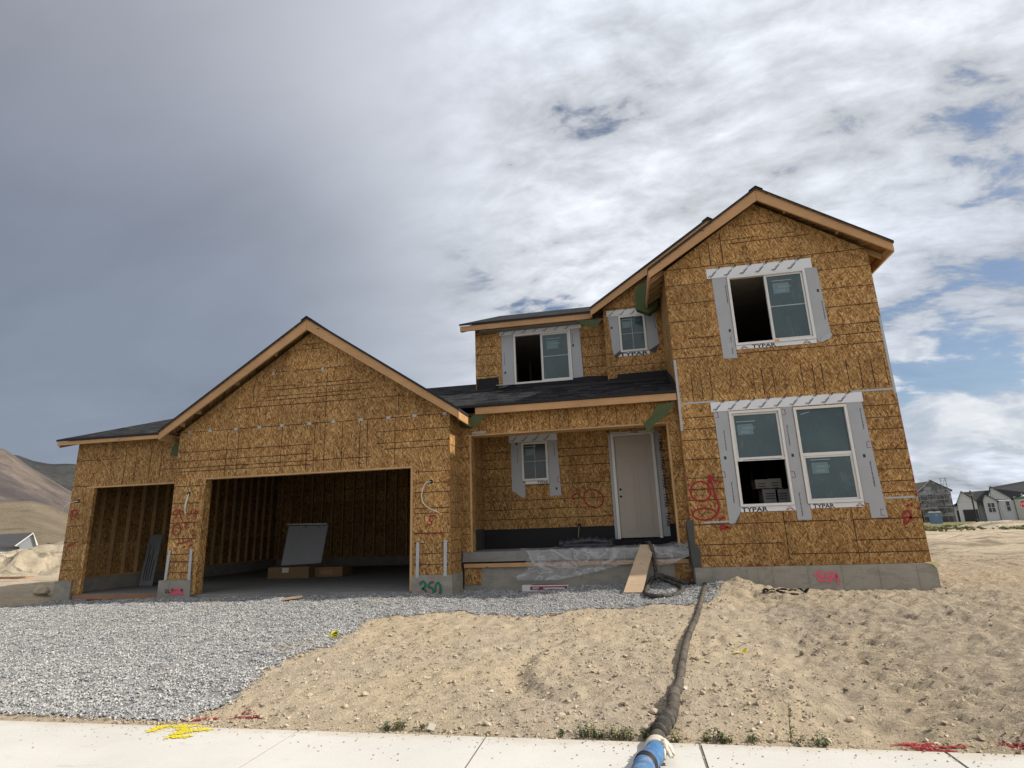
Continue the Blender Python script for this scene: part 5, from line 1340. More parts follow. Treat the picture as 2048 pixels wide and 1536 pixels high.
# torn band of tape and strands where the wrap ends
e = path[-1]; d = (path[-1] - path[-8]).normalized()
m_, t, b = mat('blue rubber hose'); v = worldc(t)
c = t.mix(t.step(t.noise(v, 11, 6, .7).outputs[0], .42, .68), (.04, .13, .30), (.10, .22, .38)); c = t.mix(t.math('MULTIPLY', t.step(t.noise(v, 6, 6, .75).outputs[0], .52, .66), .6), c, (.30, .26, .20)); c = t.mix(t.step(t.noise(v, 26, 4, .7).outputs[0], .66, .72), c, (.03, .05, .08))
finish(t, b, c, .55, t.noise(v, 50, 3).outputs[0], .004, .4, .3); BLUE = m_; HBLK = simple('black hose band', (.012, .014, .02), .6)
bp = [e + Vector((0, 0, -.005)), PXSV((1312, 1502), .062), PXSV((1296, 1522), .068), PXSV((1283, 1548), .07), PXSV((1268, 1600), .07), PXSV((1256, 1680), .07)]
bpath = arc(bp, 10)
mb = MB(); mb.tube(bpath[8:], .066, 18); mb.build('blue_hose', BLUE, hose_e, smooth=True)
mb = MB()
for k0 in (22, 24):
    mb.tube([bpath[k0], bpath[k0 + 1]], .071, 18)
mb.tube(bpath[22:26], .0685, 18); mb.build('band', HBLK, hose_e, smooth=True)
mb = MB(); rr = [.05 + .012 * abs(math.sin(k * 2.3)) for k in range(16)]; mb.tube(bpath[2:18], rr, 12); mb.build('coupling_wrap', HOSE, hose_e, smooth=True)
# white rag knotted round the joint
mb = MB(); q_ = random.Random(77); c0 = PXSV((1322, 1506), .07)
RAG = simple('white rag', (.62, .56, .46), .9, .3, 12, bump=.4)
for k in range(9):
    a = q_.uniform(0, 6.28); pts = [bpath[9] + Vector((0, 0, .03)) + Vector((q_.gauss(0, .02), q_.gauss(0, .02), .02))]
    for j in range(4): pts.append(pts[-1] + Vector((q_.uniform(.0, .035), q_.uniform(-.05, .015), q_.uniform(-.035, .012))))
    mb.tube(pts, [.016, .02, .018, .013, .005], 6)
for k in range(3): mb.tube([bpath[8 + k] + Vector((.067 * math.cos(th), 0, .067 * math.sin(th))) for th in np.linspace(-.3, 3.4, 12)], .012, 6)
mb.build('rag', RAG, hose_e, smooth=True)

# clear plastic sheeting over the porch edge
def plastic_mat():
    m, t, b = mat('clear plastic film')
    v = worldc(t); n_ = t.noise(v, 3, 4, .6, .8).outputs[0]
    tr = t.new('ShaderNodeBsdfTransparent'); tl = t.new('ShaderNodeBsdfTranslucent'); tl.inputs[0].default_value = (.75, .76, .78, 1)
    b.inputs['Base Color'].default_value = (.74, .75, .77, 1); b.inputs['Roughness'].default_value = .16
    a1 = t.new('ShaderNodeMixShader'); a1.inputs[0].default_value = .4; t.l.new(b.outputs[0], a1.inputs[1]); t.l.new(tl.outputs[0], a1.inputs[2])
    a2 = t.new('ShaderNodeMixShader'); t.put(a2.inputs[0], t.math('ADD', t.math('MULTIPLY_ADD', t.step(n_, .3, .7), .25, .24), t.math('MULTIPLY', t.step(t.math('ABSOLUTE', t.math('SUBTRACT', t.noise(t.mapping(v, rot=(0, .5, 0), sc=(1.5, 1.5, 3)), .9, 3, .5, 1.0).outputs[0], .5)), .06, .0), .38))); t.l.new(tr.outputs[0], a2.inputs[1]); t.l.new(a1.outputs[0], a2.inputs[2])  # whiter, more opaque crease lines paint highlights on the folds
    bp_ = t.new('ShaderNodeBump'); bp_.inputs['Strength'].default_value = .6; bp_.inputs['Distance'].default_value = .03; t.put(bp_.inputs['Height'], t.noise(v, 7, 4, .6, 1.5).outputs[0]); t.l.new(bp_.outputs[0], b.inputs['Normal'])
    o_ = [n for n in t.n if n.type == 'OUTPUT_MATERIAL'][0]; t.l.new(a2.outputs[0], o_.inputs[0]); return m
FILM = plastic_mat()
yf = YP - .03
nu, nv = 70, 34; vs = []; fs_ = []
low_pts = [(1047, 1159), (1080, 1160), (1120, 1158), (1160, 1150), (1200, 1141), (1240, 1130), (1262, 1126), (1300, 1131), (1340, 1128), (1375, 1110), (1382, 1102)]
lowx = [PXY(p, yf)[0] for p in low_pts]; lowz = [PXY(p, yf)[1] for p in low_pts]
for i in range(nu):
    x = -2.13 + (1.10 + 2.13) * i / (nu - 1); zl = float(np.interp(x, lowx, lowz)); back = .35 + .85 * float(np.interp(x, [-2.13, -1.6, 1.1], [0, 1, 1]))
    for j in range(nv):
        s_ = j / (nv - 1)
        if s_ < .45:
            t_ = s_ / .45; y = yf + back * (1 - t_); z = -.452 + .012 * mnoise.noise(Vector((x * 3, y * 4, 1)))+ .03 * max(0, mnoise.noise(Vector((x * 1.4, y * 2, 5)))) * (1 - t_)
            p = (x, y - .012 * t_, z)
        else:
            t_ = (s_ - .45) / .55; z = -.452 + (zl + .452) * t_
            p = (x + .02 * mnoise.noise(Vector((x * 4, z * 5, 9))), yf - .014 - .055 * t_ * (.6 + .8 * mnoise.noise(Vector((x * 2.6, t_ * 1.5, 3)))) - .02 * t_, z)
        vs.append(p)
for i in range(nu - 1):
    for j in range(nv - 1): fs_.append((i * nv + j, (i + 1) * nv + j, (i + 1) * nv + j + 1, i * nv + j + 1))
vs = np.array(vs)
wk = np.abs(fbm(vs[:, 0] * 5 + vs[:, 2] * 4, vs[:, 2] * 9 - vs[:, 0] * 3, 95, 3)); vs[:, 1] -= wk * .075 * (vs[:, 2] < -.455); vs[:, 2] += wk * .05 * (vs[:, 1] > yf + .02)
le = sstep(-1.75 - vs[:, 0], 0, .38); vs[:, 0] += le * (.10 * np.sin(vs[:, 2] * 9 + vs[:, 1] * 7) + .06 * np.sin(vs[:, 2] * 21))
# puffed up corner by the right post
kx = sstep(vs[:, 0], .62, 1.05); vs[:, 2] += kx * .10 * np.abs(np.sin(vs[:, 0] * 23 + vs[:, 1] * 9)) * (vs[:, 1] > 11.87); vs[:, 1] -= kx * .05 * np.abs(np.sin(vs[:, 2] * 17 + vs[:, 0] * 7)); vs[:, 0] += kx * .12 * sstep(vs[:, 2], -.75, -.45)
me = arr_mesh('plastic_sheet', vs, np.array(fs_), FILM); o = bpy.data.objects.new('plastic_sheet', me); C.objects.link(o); tag(o, 'clear plastic sheeting draped over the porch slab edge', 'plastic sheet')

# dark sheet rolled along the back of the porch
mb = MB(); n_ = 26; q_ = random.Random(5)
xs_ = np.linspace(-1.55, -.34, n_)
mb.tube([(x, 13.02 + .03 * math.sin(x * 7), -.36 + .03 * math.sin(x * 5.3)) for x in xs_], [.09 + .02 * math.sin(k * 1.9) for k in range(n_)], 12)
mb.tube([(x, 12.86 + .02 * math.sin(x * 9), -.42) for x in xs_[2:]], [.05 + .012 * math.sin(k * 2.9) for k in range(n_ - 2)], 10)
o = mb.build('rolled_sheet', simple('dark plastic sheeting', (.035, .036, .045), .35, .4, 6, bump=.5), origin=(-1, 13.0, -.45), smooth=True); tag(o, 'dark plastic sheeting rolled up along the back of the porch', 'rolled sheet')

# long white carton with dark red print lying on the gravel
p0 = PXG((1046, 1172)); p1 = PXG((1128, 1172))
ce = empty('carton', (-1.62, 11.62, gz(-1.6, 11.6)), 'long flat white carton with dark red print lying on gravel below the porch', 'carton')
CARD = simple('white card', (.66, .62, .58), .6, .15); CRED = simple('dark red print', (.22, .02, .05), .6, .2)
mb = MB(); mb.box(-2.14, -1.24, 11.56, 11.70, -1.21, -1.10); mb.build('box', CARD, ce)
mb = MB(); mb.box(-1.98, -1.25, 11.557, 11.5595, -1.185, -1.12); mb.box(-1.96, -1.26, 11.58, 11.68, -1.0995, -1.0975); mb.build('print', CRED, ce)
mb = MB(); put_text(mb, 'EASY', (-1.93, -1.172), .04, 0, xz(11.555), 0, True); mb.box(-1.72, -1.30, 11.554, 11.5565, -1.165, -1.145); mb.build('lettering', CARD, ce)

# marker flags
def flag(p, pts, label, lines):
    e = empty('marker_flag', (p[0], p[1], gz(*p)), label, 'marker flag', 'yellow marker flags')
    z0 = gz(*p); mb = MB(); mb.tube([(p[0] + pts[0][0], p[1] + pts[0][1], z0 - .01), (p[0] + pts[1][0], p[1] + pts[1][1], z0 + pts[1][2])], .0022, 6); mb.build('stake', METAL, e)
    mb = MB(); g_ = 7
    P_ = [[None] * g_ for _ in range(g_)]
    a, b_, c, d = [Vector((p[0] + q[0], p[1] + q[1], z0 + q[2])) for q in pts[2:6]]
    for i in range(g_):
        for j in range(g_):
            u, v = i / (g_ - 1), j / (g_ - 1); w_ = a * (1 - u) * (1 - v) + b_ * u * (1 - v) + c * u * v + d * (1 - u) * v
            P_[i][j] = w_ + Vector((0, -.018 * math.sin(u * 6 + v * 2), .012 * math.sin(v * 5 + u * 3)))
    for i in range(g_ - 1):
        for j in range(g_ - 1): mb.face([P_[i][j], P_[i + 1][j], P_[i + 1][j + 1], P_[i][j + 1]], 1 if (lines and j in (2, 4) and 0 < i < g_ - 2) else 0)
    mb.build('cloth', [YELLOWP, INK], e)
flag(PXG((668, 1280)), [(-.03, .0), (.0, .0, .10), (-.07, .0, .02), (.045, -.02, .012), (.07, .0, .10), (-.035, .02, .115)], 'yellow marker flag with dark print, standing crooked at the gravel edge', True)
flag(PXG((1482, 1308)), [(.06, .03), (.055, .02, .04), (-.085, .0, .012), (.03, -.03, .012), (.075, .03, .05), (.01, .05, .022)], 'crumpled yellow marker flag lying flat on tracked soil', False)

# scraps
def scrap(nm, poly3, th, m_, label, cat):
    mb = MB(); mb.prism(poly3, th); o = mb.build(nm, m_, origin=tuple(poly3[0])); return tag(o, label, cat)
p = PXG((585, 1203)); z = gz(*p)
mb = MB(); mb.bar((p[0] - .15, p[1] - .05, z + .045), (p[0] + .17, p[1] + .06, z + .075), .10, .036); o = mb.build('wood_offcut', lumber('offcut lumber', (.45, .30, .18), (.6, .44, .28)), origin=(p[0], p[1], z)); tag(o, 'short lumber offcut lying on the gravel in front of the garage', 'wood offcut')
p = PXG((1106, 1232)); z = gz(*p); mb = MB(); mb.bar((p[0] - .06, p[1], z + .02), (p[0] + .06, p[1] + .01, z + .02), .03, .018); o = mb.build('wood_offcut', OLDWOOD, origin=(p[0], p[1], z)); tag(o, 'tiny brown wood sliver at the gravel edge below the porch', 'wood offcut')
mb = MB(); q_ = random.Random(2); p = PXG((1565, 1191)); z = gz(*p)
prev = None
for k in range(13):
    u = k / 12; a = Vector((p[0] - .32 + .72 * u, p[1] + .12 - .10 * u + q_.uniform(-.02, .02), z + .02 + .05 * abs(math.sin(k * 1.7)))); b_ = a + Vector((q_.uniform(-.02, .02), -.13 + q_.uniform(-.03, .03), -.015 + .05 * abs(math.sin(k * 2.3))))
    if prev: mb.face([prev[0], a, b_, prev[1]]); mb.face([prev[1] + Vector((0, 0, -.012)), b_ + Vector((0, 0, -.012)), a + Vector((0, 0, -.012)), prev[0] + Vector((0, 0, -.012))])
    prev = (a, b_)
o = mb.build('felt_scrap', FELT, origin=(p[0], p[1], z)); tag(o, 'crumpled scrap of black felt on soil below the tall wing', 'felt scrap')
p = PXG((862, 1463)); z = gz(*p); mb = MB(); mb.face([(p[0] - .035, p[1], z + .02), (p[0] + .03, p[1] - .02, z + .015), (p[0] + .035, p[1] + .03, z + .05), (p[0] - .02, p[1] + .03, z + .06)]); mb.face([(p[0] - .02, p[1] + .03, z + .062), (p[0] + .035, p[1] + .03, z + .052), (p[0] + .01, p[1] + .05, z + .03)]); o = mb.build('paper_scrap', RAG, origin=(p[0], p[1], z)); o.modifiers.new('solid', 'SOLIDIFY').thickness = .002; tag(o, 'crumpled white paper scrap by the sidewalk edge among weeds', 'paper scrap')

# ------------------------------------------------------------------ things inside the garage
CARDB = simple('brown cardboard', (.24, .15, .07), .8, .2, 5)
mb = MB(); mb.box(-10.0, -8.75, 15.0, 15.8, ZS, ZS + .30); e = mb.build('cardboard_box', CARDB, origin=(-9.4, 15.4, ZS)); tag(e, 'long flat brown cardboard box on the garage floor', 'cardboard box')
mb = MB(); mb.box(-9.56, -9.36, 14.994, 14.999, -.99, -.86); mb.build('label', CARD, e)
mb = MB(); mb.box(-8.73, -7.9, 15.3, 15.9, ZS, ZS + .26); e2 = mb.build('cardboard_box', CARDB, origin=(-8.3, 15.6, ZS)); tag(e2, 'second brown cardboard box, right of the labelled one in the garage', 'cardboard box')
mb = MB(); mb.box(-8.6, -8.2, 15.295, 15.299, -1.08, -.95); mb.build('tape_strip', OLDWOOD, e2)
LP = simple('grey panel', (.24, .245, .25), .5, .15)
LPM = simple('pale garage panel', (.42, .425, .43), .5, .12)
def V3(p, y): return Vector((p[0], y, p[1]))
mb = MB(); A0, A1, A2, A3 = V3((-10.183,-0.842), 15.9), V3((-8.895,-0.799), 15.9), V3((-8.945,0.266), 16.3), V3((-10.252,0.296), 16.3)
nrm = Vector((0, .04, 0)); mb.hexa([A0 + nrm, A1 + nrm, A2 + nrm, A3 + nrm, A0, A1, A2, A3]); o = mb.build('leaning_panel', LPM, origin=tuple(A0)); tag(o, 'grey panel leaning behind cardboard boxes deep in the garage', 'panel')
mb = MB(); mb.bar(A3 + Vector((-.05, -.03, .05)), A2 + Vector((.0, -.03, .05)), .05, .04); mb.build('top_rail', METAL, o)
mb = MB()
for u in (.45, .78): mb.bar(A3.lerp(A2, u) + Vector((-.01, -.012, -.02)), A3.lerp(A2, u) + Vector((-.03, -.03, -.28)), .05, .006, upv=(0, 1, 0))
mb.build('hinge', DARKGAP, o)
mb = MB(); A0, A1, A2, A3 = Vector((-12.75, 13.5, ZS)), Vector((-12.35, 13.5, ZS)), Vector((-12.56, 13.9, .16)), Vector((-12.95, 13.9, .16)); nrm = Vector((0, .03, 0))
mb.hexa([A0 + nrm, A1 + nrm, A2 + nrm, A3 + nrm, A0, A1, A2, A3]); o = mb.build('leaning_panel', LP, origin=tuple(A0)); tag(o, 'narrow grey panel with dark drips leaning inside the single bay', 'panel')
mb = MB()
for k, (a, l) in enumerate(((.25, .7), (.42, .5), (.6, .62), (.8, .4))):
    b0 = A0.lerp(A1, a); t0 = A3.lerp(A2, a); mb.bar(b0.lerp(t0, .1) + Vector((0, -.006, 0)), b0.lerp(t0, .1 + l) + Vector((0, -.006, 0)), .016, .006, upv=(0, 1, .3))
mb.build('drip_stain', DARKGAP, o)
# stacked cartons behind the open sash
CB = simple('grey carton', (.45, .43, .40), .7, .15)
for (p, r_, lb) in (((2.740,0.262), (3.025,0.598), 'carton at lower left of the stack inside the open window'), ((2.986,0.252), (3.252,0.588), 'carton at lower right of the stack inside the open window'), ((2.624,0.617), (2.880,0.797), 'carton at upper left of the stack inside the open window'), ((2.882,0.605), (3.121,0.805), 'carton with dark round print, upper right in the window stack')):
    x, z = p; w_ = r_[0] - x; h_ = r_[1] - z
    mb = MB(); mb.box(x, x + w_, 12.5, 12.9, z, z + h_ - .004); o = mb.build('carton', CB, origin=(x, 12.7, z)); tag(o, lb, 'carton', 'cartons stacked inside the open window')
    mb = MB()
    for k in range(3): mb.box(x + .05, x + w_ - .06, 12.496, 12.4995, z + h_ - .10 - k * .05, z + h_ - .085 - k * .05)
    mb.build('print', PEN, o)

# ------------------------------------------------------------------ dirt piles beyond the house
PILE = dirt_mat('pile soil', (.46, .39, .28))
def mound(name, cx_, cy_, rx_, ry_, h_, seed, n=120):
    u = np.linspace(-1.25, 1.25, n); U, Vv = np.meshgrid(u, u, indexing='ij'); X = cx_ + U * rx_; Y = cy_ + Vv * ry_
    rr = np.hypot(U, Vv) + fbm(U * 1.6, Vv * 1.6, seed, 3) * .35
    Z = h_ * np.clip(1 - rr, -.2, 1) ** 1.0 * 1.15 if False else h_ * (sstep(1.08 - rr, 0, .95)) + (fbm(X * .55, Y * .55, seed + 9, 4) * .5 - np.abs(fbm(X * 1.3, Y * 1.3, seed + 15, 5, .6)) * .75 + .12) * sstep(1.15 - rr, 0, .4) * min(1, h_ / 2)
    Z = Z - .12 + ground_z(X, Y, False); ii_ = np.arange(n * n).reshape(n, n)
    f = np.stack([ii_[:-1, :-1], ii_[1:, :-1], ii_[1:, 1:], ii_[:-1, 1:]], -1).reshape(-1, 4)
    me = arr_mesh(name, np.stack([X, Y, Z], -1).reshape(-1, 3), f, PILE); o = bpy.data.objects.new(name, me); C.objects.link(o); return tag(o, kind='structure')
mound('dirt_pile', -24.6, 26.5, 9.8, 6.5, 2.5, 3)
mound('dirt_pile', -36.5, 26.0, 5.5, 4.0, .95, 8, 70)
mound('dirt_pile', 33.5, 60.0, 6.0, 4.0, .7, 12, 60)
# pale graded strip and a board left on it
q = MB(); q.bar((-25.5, 19.4, -1.22), (-22.9, 19.0, -1.20), .3, .05); o = q.build('loose_board', OLDWOOD, origin=(-24, 19.2, -1.24)); tag(o, 'rusty brown board lying on pale soil left of the house', 'board')
o = bpy.data.objects.new('stone', rm[2]); C.objects.link(o); o.location = (-13.75, 11.75, gz(-13.75, 11.75) + .08); o.scale = (.22, .2, .2); tag(o, 'big dark clod of soil beside the garage foundation corner', 'stone')

# ------------------------------------------------------------------ hills
def hill_mat(name, c0, c1, c2):
    m, t, b = mat(name); v = worldc(t)
    a = t.noise(t.mapping(v, sc=(.0016, .0016, .004)), 1, 9, .66, .8).outputs[0]; f = t.noise(t.mapping(v, sc=(.03, .03, .05)), 1, 5, .7).outputs[0]
    c = t.mix(t.step(a, .38, .62), c0, c1); c = t.mix(t.step(f, .54, .68), c, c2); g_ = t.noise(t.mapping(v, sc=(.012, .012, .012)), 1, 7, .7, .6).outputs[0]; c = t.vmath('SCALE', c, scale=t.math('MULTIPLY_ADD', t.math('SUBTRACT', g_, .5), 1.1, 1.0)); finish(t, b, c, 1, g_, 30, .6, spec=.0); return m
def hill(name, pts, d0, d1, zbase, m_, seed, amp):
    # ridge line given as (azimuth deg, elevation deg); a real ridge with a near and a far flank
    az = np.linspace(-85, 40, 420); el = np.interp(az, [p[0] for p in pts], [p[1] for p in pts])
    tt = np.linspace(0, 1.6, 60); A_, T_ = np.meshgrid(np.radians(az), tt, indexing='ij'); EL = np.radians(el)[:, None]
    Dd = d0 + (d1 - d0) * T_; X = np.sin(A_) * Dd; Y = np.cos(A_) * Dd; top = np.tan(EL) * d1
    prof = np.where(T_ <= 1, sstep(T_, -.25, 1.0) ** 1.3, 1 - sstep(T_, 1.0, 1.7) * .8); p0 = float(sstep(0, -.25, 1.0)) ** 1.3
    prof = np.where(T_ <= 1, (prof - p0) / (1 - p0), prof)
    gul = np.abs(fbm(X / amp * .09, Y / amp * .05, seed, 5)) * 2
    Z = zbase + (top - zbase) * prof * (1 - .50 * gul * np.clip(1.05 - T_, 0, 1) * np.clip(T_ * 4, 0, 1)) + fbm(X / amp * .4, Y / amp * .4, seed + 5, 3) * amp * .10 * np.clip(T_ * 3, 0, 1)
    n0, n1 = X.shape; ii_ = np.arange(n0 * n1).reshape(n0, n1); f = np.stack([ii_[:-1, :-1], ii_[1:, :-1], ii_[1:, 1:], ii_[:-1, 1:]], -1).reshape(-1, 4)
    me = arr_mesh(name, np.stack([X, Y, Z], -1).reshape(-1, 3), f, m_); o = bpy.data.objects.new(name, me); C.objects.link(o); return tag(o, kind='structure')
TAN = hill_mat('dry grass hill', (.225, .188, .135), (.165, .136, .10), (.14, .12, .085))  # hill tones set low: cloud shadow is put into these three materials
BRN = hill_mat('brown hill', (.185, .152, .130), (.090, .079, .079), (.105, .09, .083))
DRK = hill_mat('scrub mountain', (.045, .050, .054), (.075, .073, .070), (.034, .038, .040))
hill('hills', [(-85, 2.2), (-60, 2.9), (-52.8, 3.2), (-51, 3.2), (-49.8, 2.8), (-48.5, 2.1), (-46, 1.2), (-40, .6), (0, .2), (40, .1)], 600, 1100, -12, TAN, 3, 60)
hill('hills', [(-85, 8.5), (-60, 7.6), (-54, 7.1), (-53, 6.9), (-51.4, 5.7), (-50, 4.8), (-48.7, 3.9), (-46, 2.8), (-42, 1.8), (-30, .8), (0, .3), (40, .1)], 1300, 2600, -20, BRN, 7, 150)
hill('hills', [(-85, 7.0), (-56, 6.8), (-52.9, 6.98), (-52.2, 6.9), (-51.3, 6.5), (-50.2, 6.25), (-49, 6.3), (-48, 6.25), (-45, 5.6), (-40, 4.0), (-30, 2.2), (-10, 1.0), (40, .3)], 2800, 4500, -30, DRK, 12, 260)
# scattered junipers far off on the low hill: one mass
mb_v = []; q_ = np.random.RandomState(6); SH = simple('juniper green', (.045, .05, .032), .9, .3)
NB = 160; az = np.radians(q_.uniform(-56, -45, NB)); dd = q_.uniform(520, 760, NB)
bx, by = np.sin(az) * dd, np.cos(az) * dd; bz = np.interp(dd, [520, 600, 760], [-9, -12, 2.0]) ; rr = q_.uniform(1.0, 2.6, NB)
sv, sf = stones(bx, by, bz + rr * .5, rr, rnd_rm(NB, q_), 5)
me = arr_mesh('junipers', sv, sf, SH, smooth=False); o = bpy.data.objects.new('junipers', me); C.objects.link(o); tag(o, 'dark juniper scrub dotting the far tan hillside', 'scrub', kind='stuff')

# ------------------------------------------------------------------ neighbouring houses
STUC = simple('white siding', (.66, .66, .66), .8, .05); STUCS = simple('cream siding', (.55, .52, .46), .8, .05); NROOF = simple('charcoal shingles', (.045, .045, .05), .9, .3, 1.5)
NTRIM = simple('black trim', (.015, .015, .017), .6); NDOOR = simple('dark garage door', (.035, .032, .030), .6); NGLASS = glassm('far glass', (.03, .04, .05))
def far_frame(D, az0):
    """local frame for a building seen at distance D: u to the right, v up"""
    a = R(az0); c = Vector((math.sin(a) * D, math.cos(a) * D, 0)); uu = Vector((math.cos(a), -math.sin(a), 0)); ww_ = Vector((math.sin(a), math.cos(a), 0))
    return c, uu, ww_
class FB(MB):
    def __init__(s, fr): super().__init__(); s.fr = fr
    def T(s, u, d, z): c, uu, ww_ = s.fr; p = c + uu * u + ww_ * d; return (p.x, p.y, z)
    def fbox(s, u0, u1, d0, d1, z0, z1, mi=0):
        T = s.T; s.hexa([T(u0, d0, z0), T(u1, d0, z0), T(u1, d1, z0), T(u0, d1, z0), T(u0, d0, z1), T(u1, d0, z1), T(u1, d1, z1), T(u0, d1, z1)], mi)
    def fgable(s, u0, u1, d0, d1, z0, zp, uc=None, mi=0):
        uc = (u0 + u1) / 2 if uc is None else uc; T = s.T
        a = [Vector(T(u0, d0, z0)), Vector(T(u1, d0, z0)), Vector(T(uc, d0, zp))]; s.prism(a, Vector(T(0, d1, 0)) - Vector(T(0, d0, 0)), mi)
    def froof(s, u0, u1, d0, d1, z0, zp, uc=None, th=.18, oh=.35):
        uc = (u0 + u1) / 2 if uc is None else uc; T = s.T
        for a, sg in ((u0, -1), (u1, 1)):
            sl = (zp - z0) / abs(uc - a); e = a + sg * oh; ze = z0 - sl * oh
            pr = [Vector(T(e, d0 - oh, ze + .02)), Vector(T(uc, d0 - oh, zp + .02)), Vector(T(uc, d0 - oh, zp + th)), Vector(T(e, d0 - oh, ze + th))]
            s.prism(pr if sg > 0 else pr[::-1], Vector(T(0, d1 + oh, 0)) - Vector(T(0, d0 - oh, 0)), 0)
def fwin(parent, fr, u, z, w_, h_, d, nx_=2, nz_=2):
    q = FB(fr); q.fbox(u, u + w_, d - .06, d, z, z + h_); f = q.build('window', NGLASS, parent)
    q = FB(fr); tt = .09
    for k in range(nx_ + 1): q.fbox(u + (w_ - tt) * k / nx_, u + (w_ - tt) * k / nx_ + tt, d - .1, d - .061, z, z + h_)
    for k in range(nz_ + 1):
        for i in range(nx_): q.fbox(u + (w_ - tt) * i / nx_ + tt + .002, u + (w_ - tt) * (i + 1) / nx_ - .002, d - .1, d - .061, z + (h_ - tt) * k / nz_, z + (h_ - tt) * k / nz_ + tt)
    q.build('frame', STUC, f)
# white farmhouse with four gables
D = 166; fr = far_frame(D, 27.6); k_ = D / 1131.7 * .2214
def U(x): return (x - 1137) * k_ * .64
b0 = -2.13
def Zv(y): return b0 + (822 - y) * k_ * .79
wh = empty('house', tuple(fr[0]) [:2] + (b0,), 'white gabled house with charcoal roof and dark garage doors at the far right', 'house', 'neighbouring houses')
q = FB(fr); q.fbox(U(928), U(968), 1.0, 9, b0, Zv(672)); q.fbox(U(966), U(1137), 0, 9, b0, Zv(652)); q.fgable(U(966), U(1137), 0, 9, Zv(651), Zv(560), U(1022)); q.fbox(U(1137.5), U(1186), 2, 9, b0, Zv(650)); q.build('wall', STUC, wh)
q = FB(fr); q.fbox(U(1187), U(1305), .6, 8, b0, Zv(652)); q.fgable(U(1187), U(1305), .6, 8, Zv(651), Zv(594), U(1215)); q.build('wall', STUC, wh)
q = FB(fr); q.fbox(U(1306), U(1442), 1.6, 12, b0, Zv(650)); q.fgable(U(1255), U(1442), 1.6, 12, Zv(640), Zv(530), U(1276)); q.build('wall', STUC, wh)
q = FB(fr); q.fbox(U(1443), U(1720), 1.2, 12, b0, Zv(622)); q.build('wall', STUCS, wh)
q = FB(fr); q.froof(U(966), U(1137), 0, 9, Zv(651), Zv(560), U(1022)); q.froof(U(1187), U(1305), .6, 8, Zv(651), Zv(594), U(1215)); q.froof(U(1238), U(1442), 1.6, 12, Zv(645), Zv(530), U(1276))
T_ = q.T
q.prism([Vector(T_(U(1020), 4, Zv(562))), Vector(T_(U(1260), 4, Zv(556))), Vector(T_(U(1240), .9, Zv(652))), Vector(T_(U(1137), .9, Zv(650)))], Vector((0, 0, -.15)))
q.prism([Vector(T_(U(1276), 6, Zv(530))), Vector(T_(U(1740), 6, Zv(470))), Vector(T_(U(1740), .6, Zv(560))), Vector(T_(U(1572), .6, Zv(590))), Vector(T_(U(1440), .9, Zv(640)))], Vector((0, 0, -.15)))
q.prism([Vector(T_(U(905), .3, Zv(682))), Vector(T_(U(975), .3, Zv(676))), Vector(T_(U(985), 3.5, Zv(640))), Vector(T_(U(960), 3.5, Zv(655)))], Vector((0, 0, -.12)))
q.build('roof', NROOF, wh)
for a, b_, c, d, dd_ in ((945, 993, 722, 820, .98), (1003, 1128, 716, 816, -.02)):
    q = FB(fr); q.fbox(U(a), U(b_), dd_ - .05, dd_, b0, Zv(c)); gd = q.build('garage_door', NDOOR, wh)
    q = FB(fr)
    for j in range(1, 4): q.fbox(U(a), U(b_), dd_ - .06, dd_ - .051, b0 + (Zv(c) - b0) * j / 4, b0 + (Zv(c) - b0) * j / 4 + .04)
    q.build('panel_line', NTRIM, gd)
fwin(wh, fr, U(1218), Zv(748), U(1282) - U(1218), Zv(665) - Zv(748), .6); fwin(wh, fr, U(1370), Zv(742), U(1407) - U(1370), Zv(657) - Zv(742), 1.6, 1, 2)
q = FB(fr)
for x in (1137, 1305, 1443, 1186): q.fbox(U(x) - .05, U(x) + .05, -.1 if x == 1137 else .45, .0 if x == 1137 else .58, b0, Zv(655))
q.build('downspout', NTRIM, wh)

# house being stuccoed behind scaffolding
D = 180; fr = far_frame(D, 24.6); k_ = D / 1131.7 * .2214; b0 = -2.25
def U(x): return (x - 760) * k_ * .66
def Zv(y): return b0 + (845 - y) * k_ * .80
m_, t, b = mat('patchy house wrap'); v = objc(t)
bk = t.new('ShaderNodeTexBrick'); x_, y_, z_ = t.sepv(v); t.put(bk.inputs[0], t.comv(t.math('ADD', x_, y_), z_, 0)); bk.inputs['Scale'].default_value = 1; bk.inputs['Brick Width'].default_value = 1.5; bk.inputs['Row Height'].default_value = .8; bk.inputs['Mortar Size'].default_value = .05
bk.inputs['Color1'].default_value = (.16, .165, .16, 1); bk.inputs['Color2'].default_value = (.62, .61, .58, 1); bk.inputs['Mortar'].default_value = (.26, .26, .25, 1)
pn = t.noise(v, .5, 4, .7).outputs[0]; finish(t, b, t.mix(t.step(pn, .40, .50), (.16, .165, .16), bk.outputs[0]), .85); WRAP = m_
sh = empty('house', tuple(fr[0])[:2] + (b0,), 'grey unfinished two storey house wrapped in patchy sheeting behind scaffolding', 'house', 'neighbouring houses')
q = FB(fr); q.fbox(U(675), U(965), 0, 10, b0, Zv(570)); q.fgable(U(675), U(980), 0, 10, Zv(569), Zv(475), U(808)); q.fbox(U(470), U(674.5), 1.5, 10, b0, Zv(585)); q.build('wall', WRAP, sh)
q = FB(fr); q.froof(U(675), U(975), 0, 10, Zv(569), Zv(475), U(808), oh=.25); T_ = q.T; q.prism([Vector(T_(U(440), 5, Zv(500))), Vector(T_(U(806), 5, Zv(474))), Vector(T_(U(690), .6, Zv(575))), Vector(T_(U(430), .6, Zv(590)))], Vector((0, 0, -.15))); q.build('roof', simple('brown shingles', (.07, .062, .055), .9, .3), sh)
q = FB(fr)
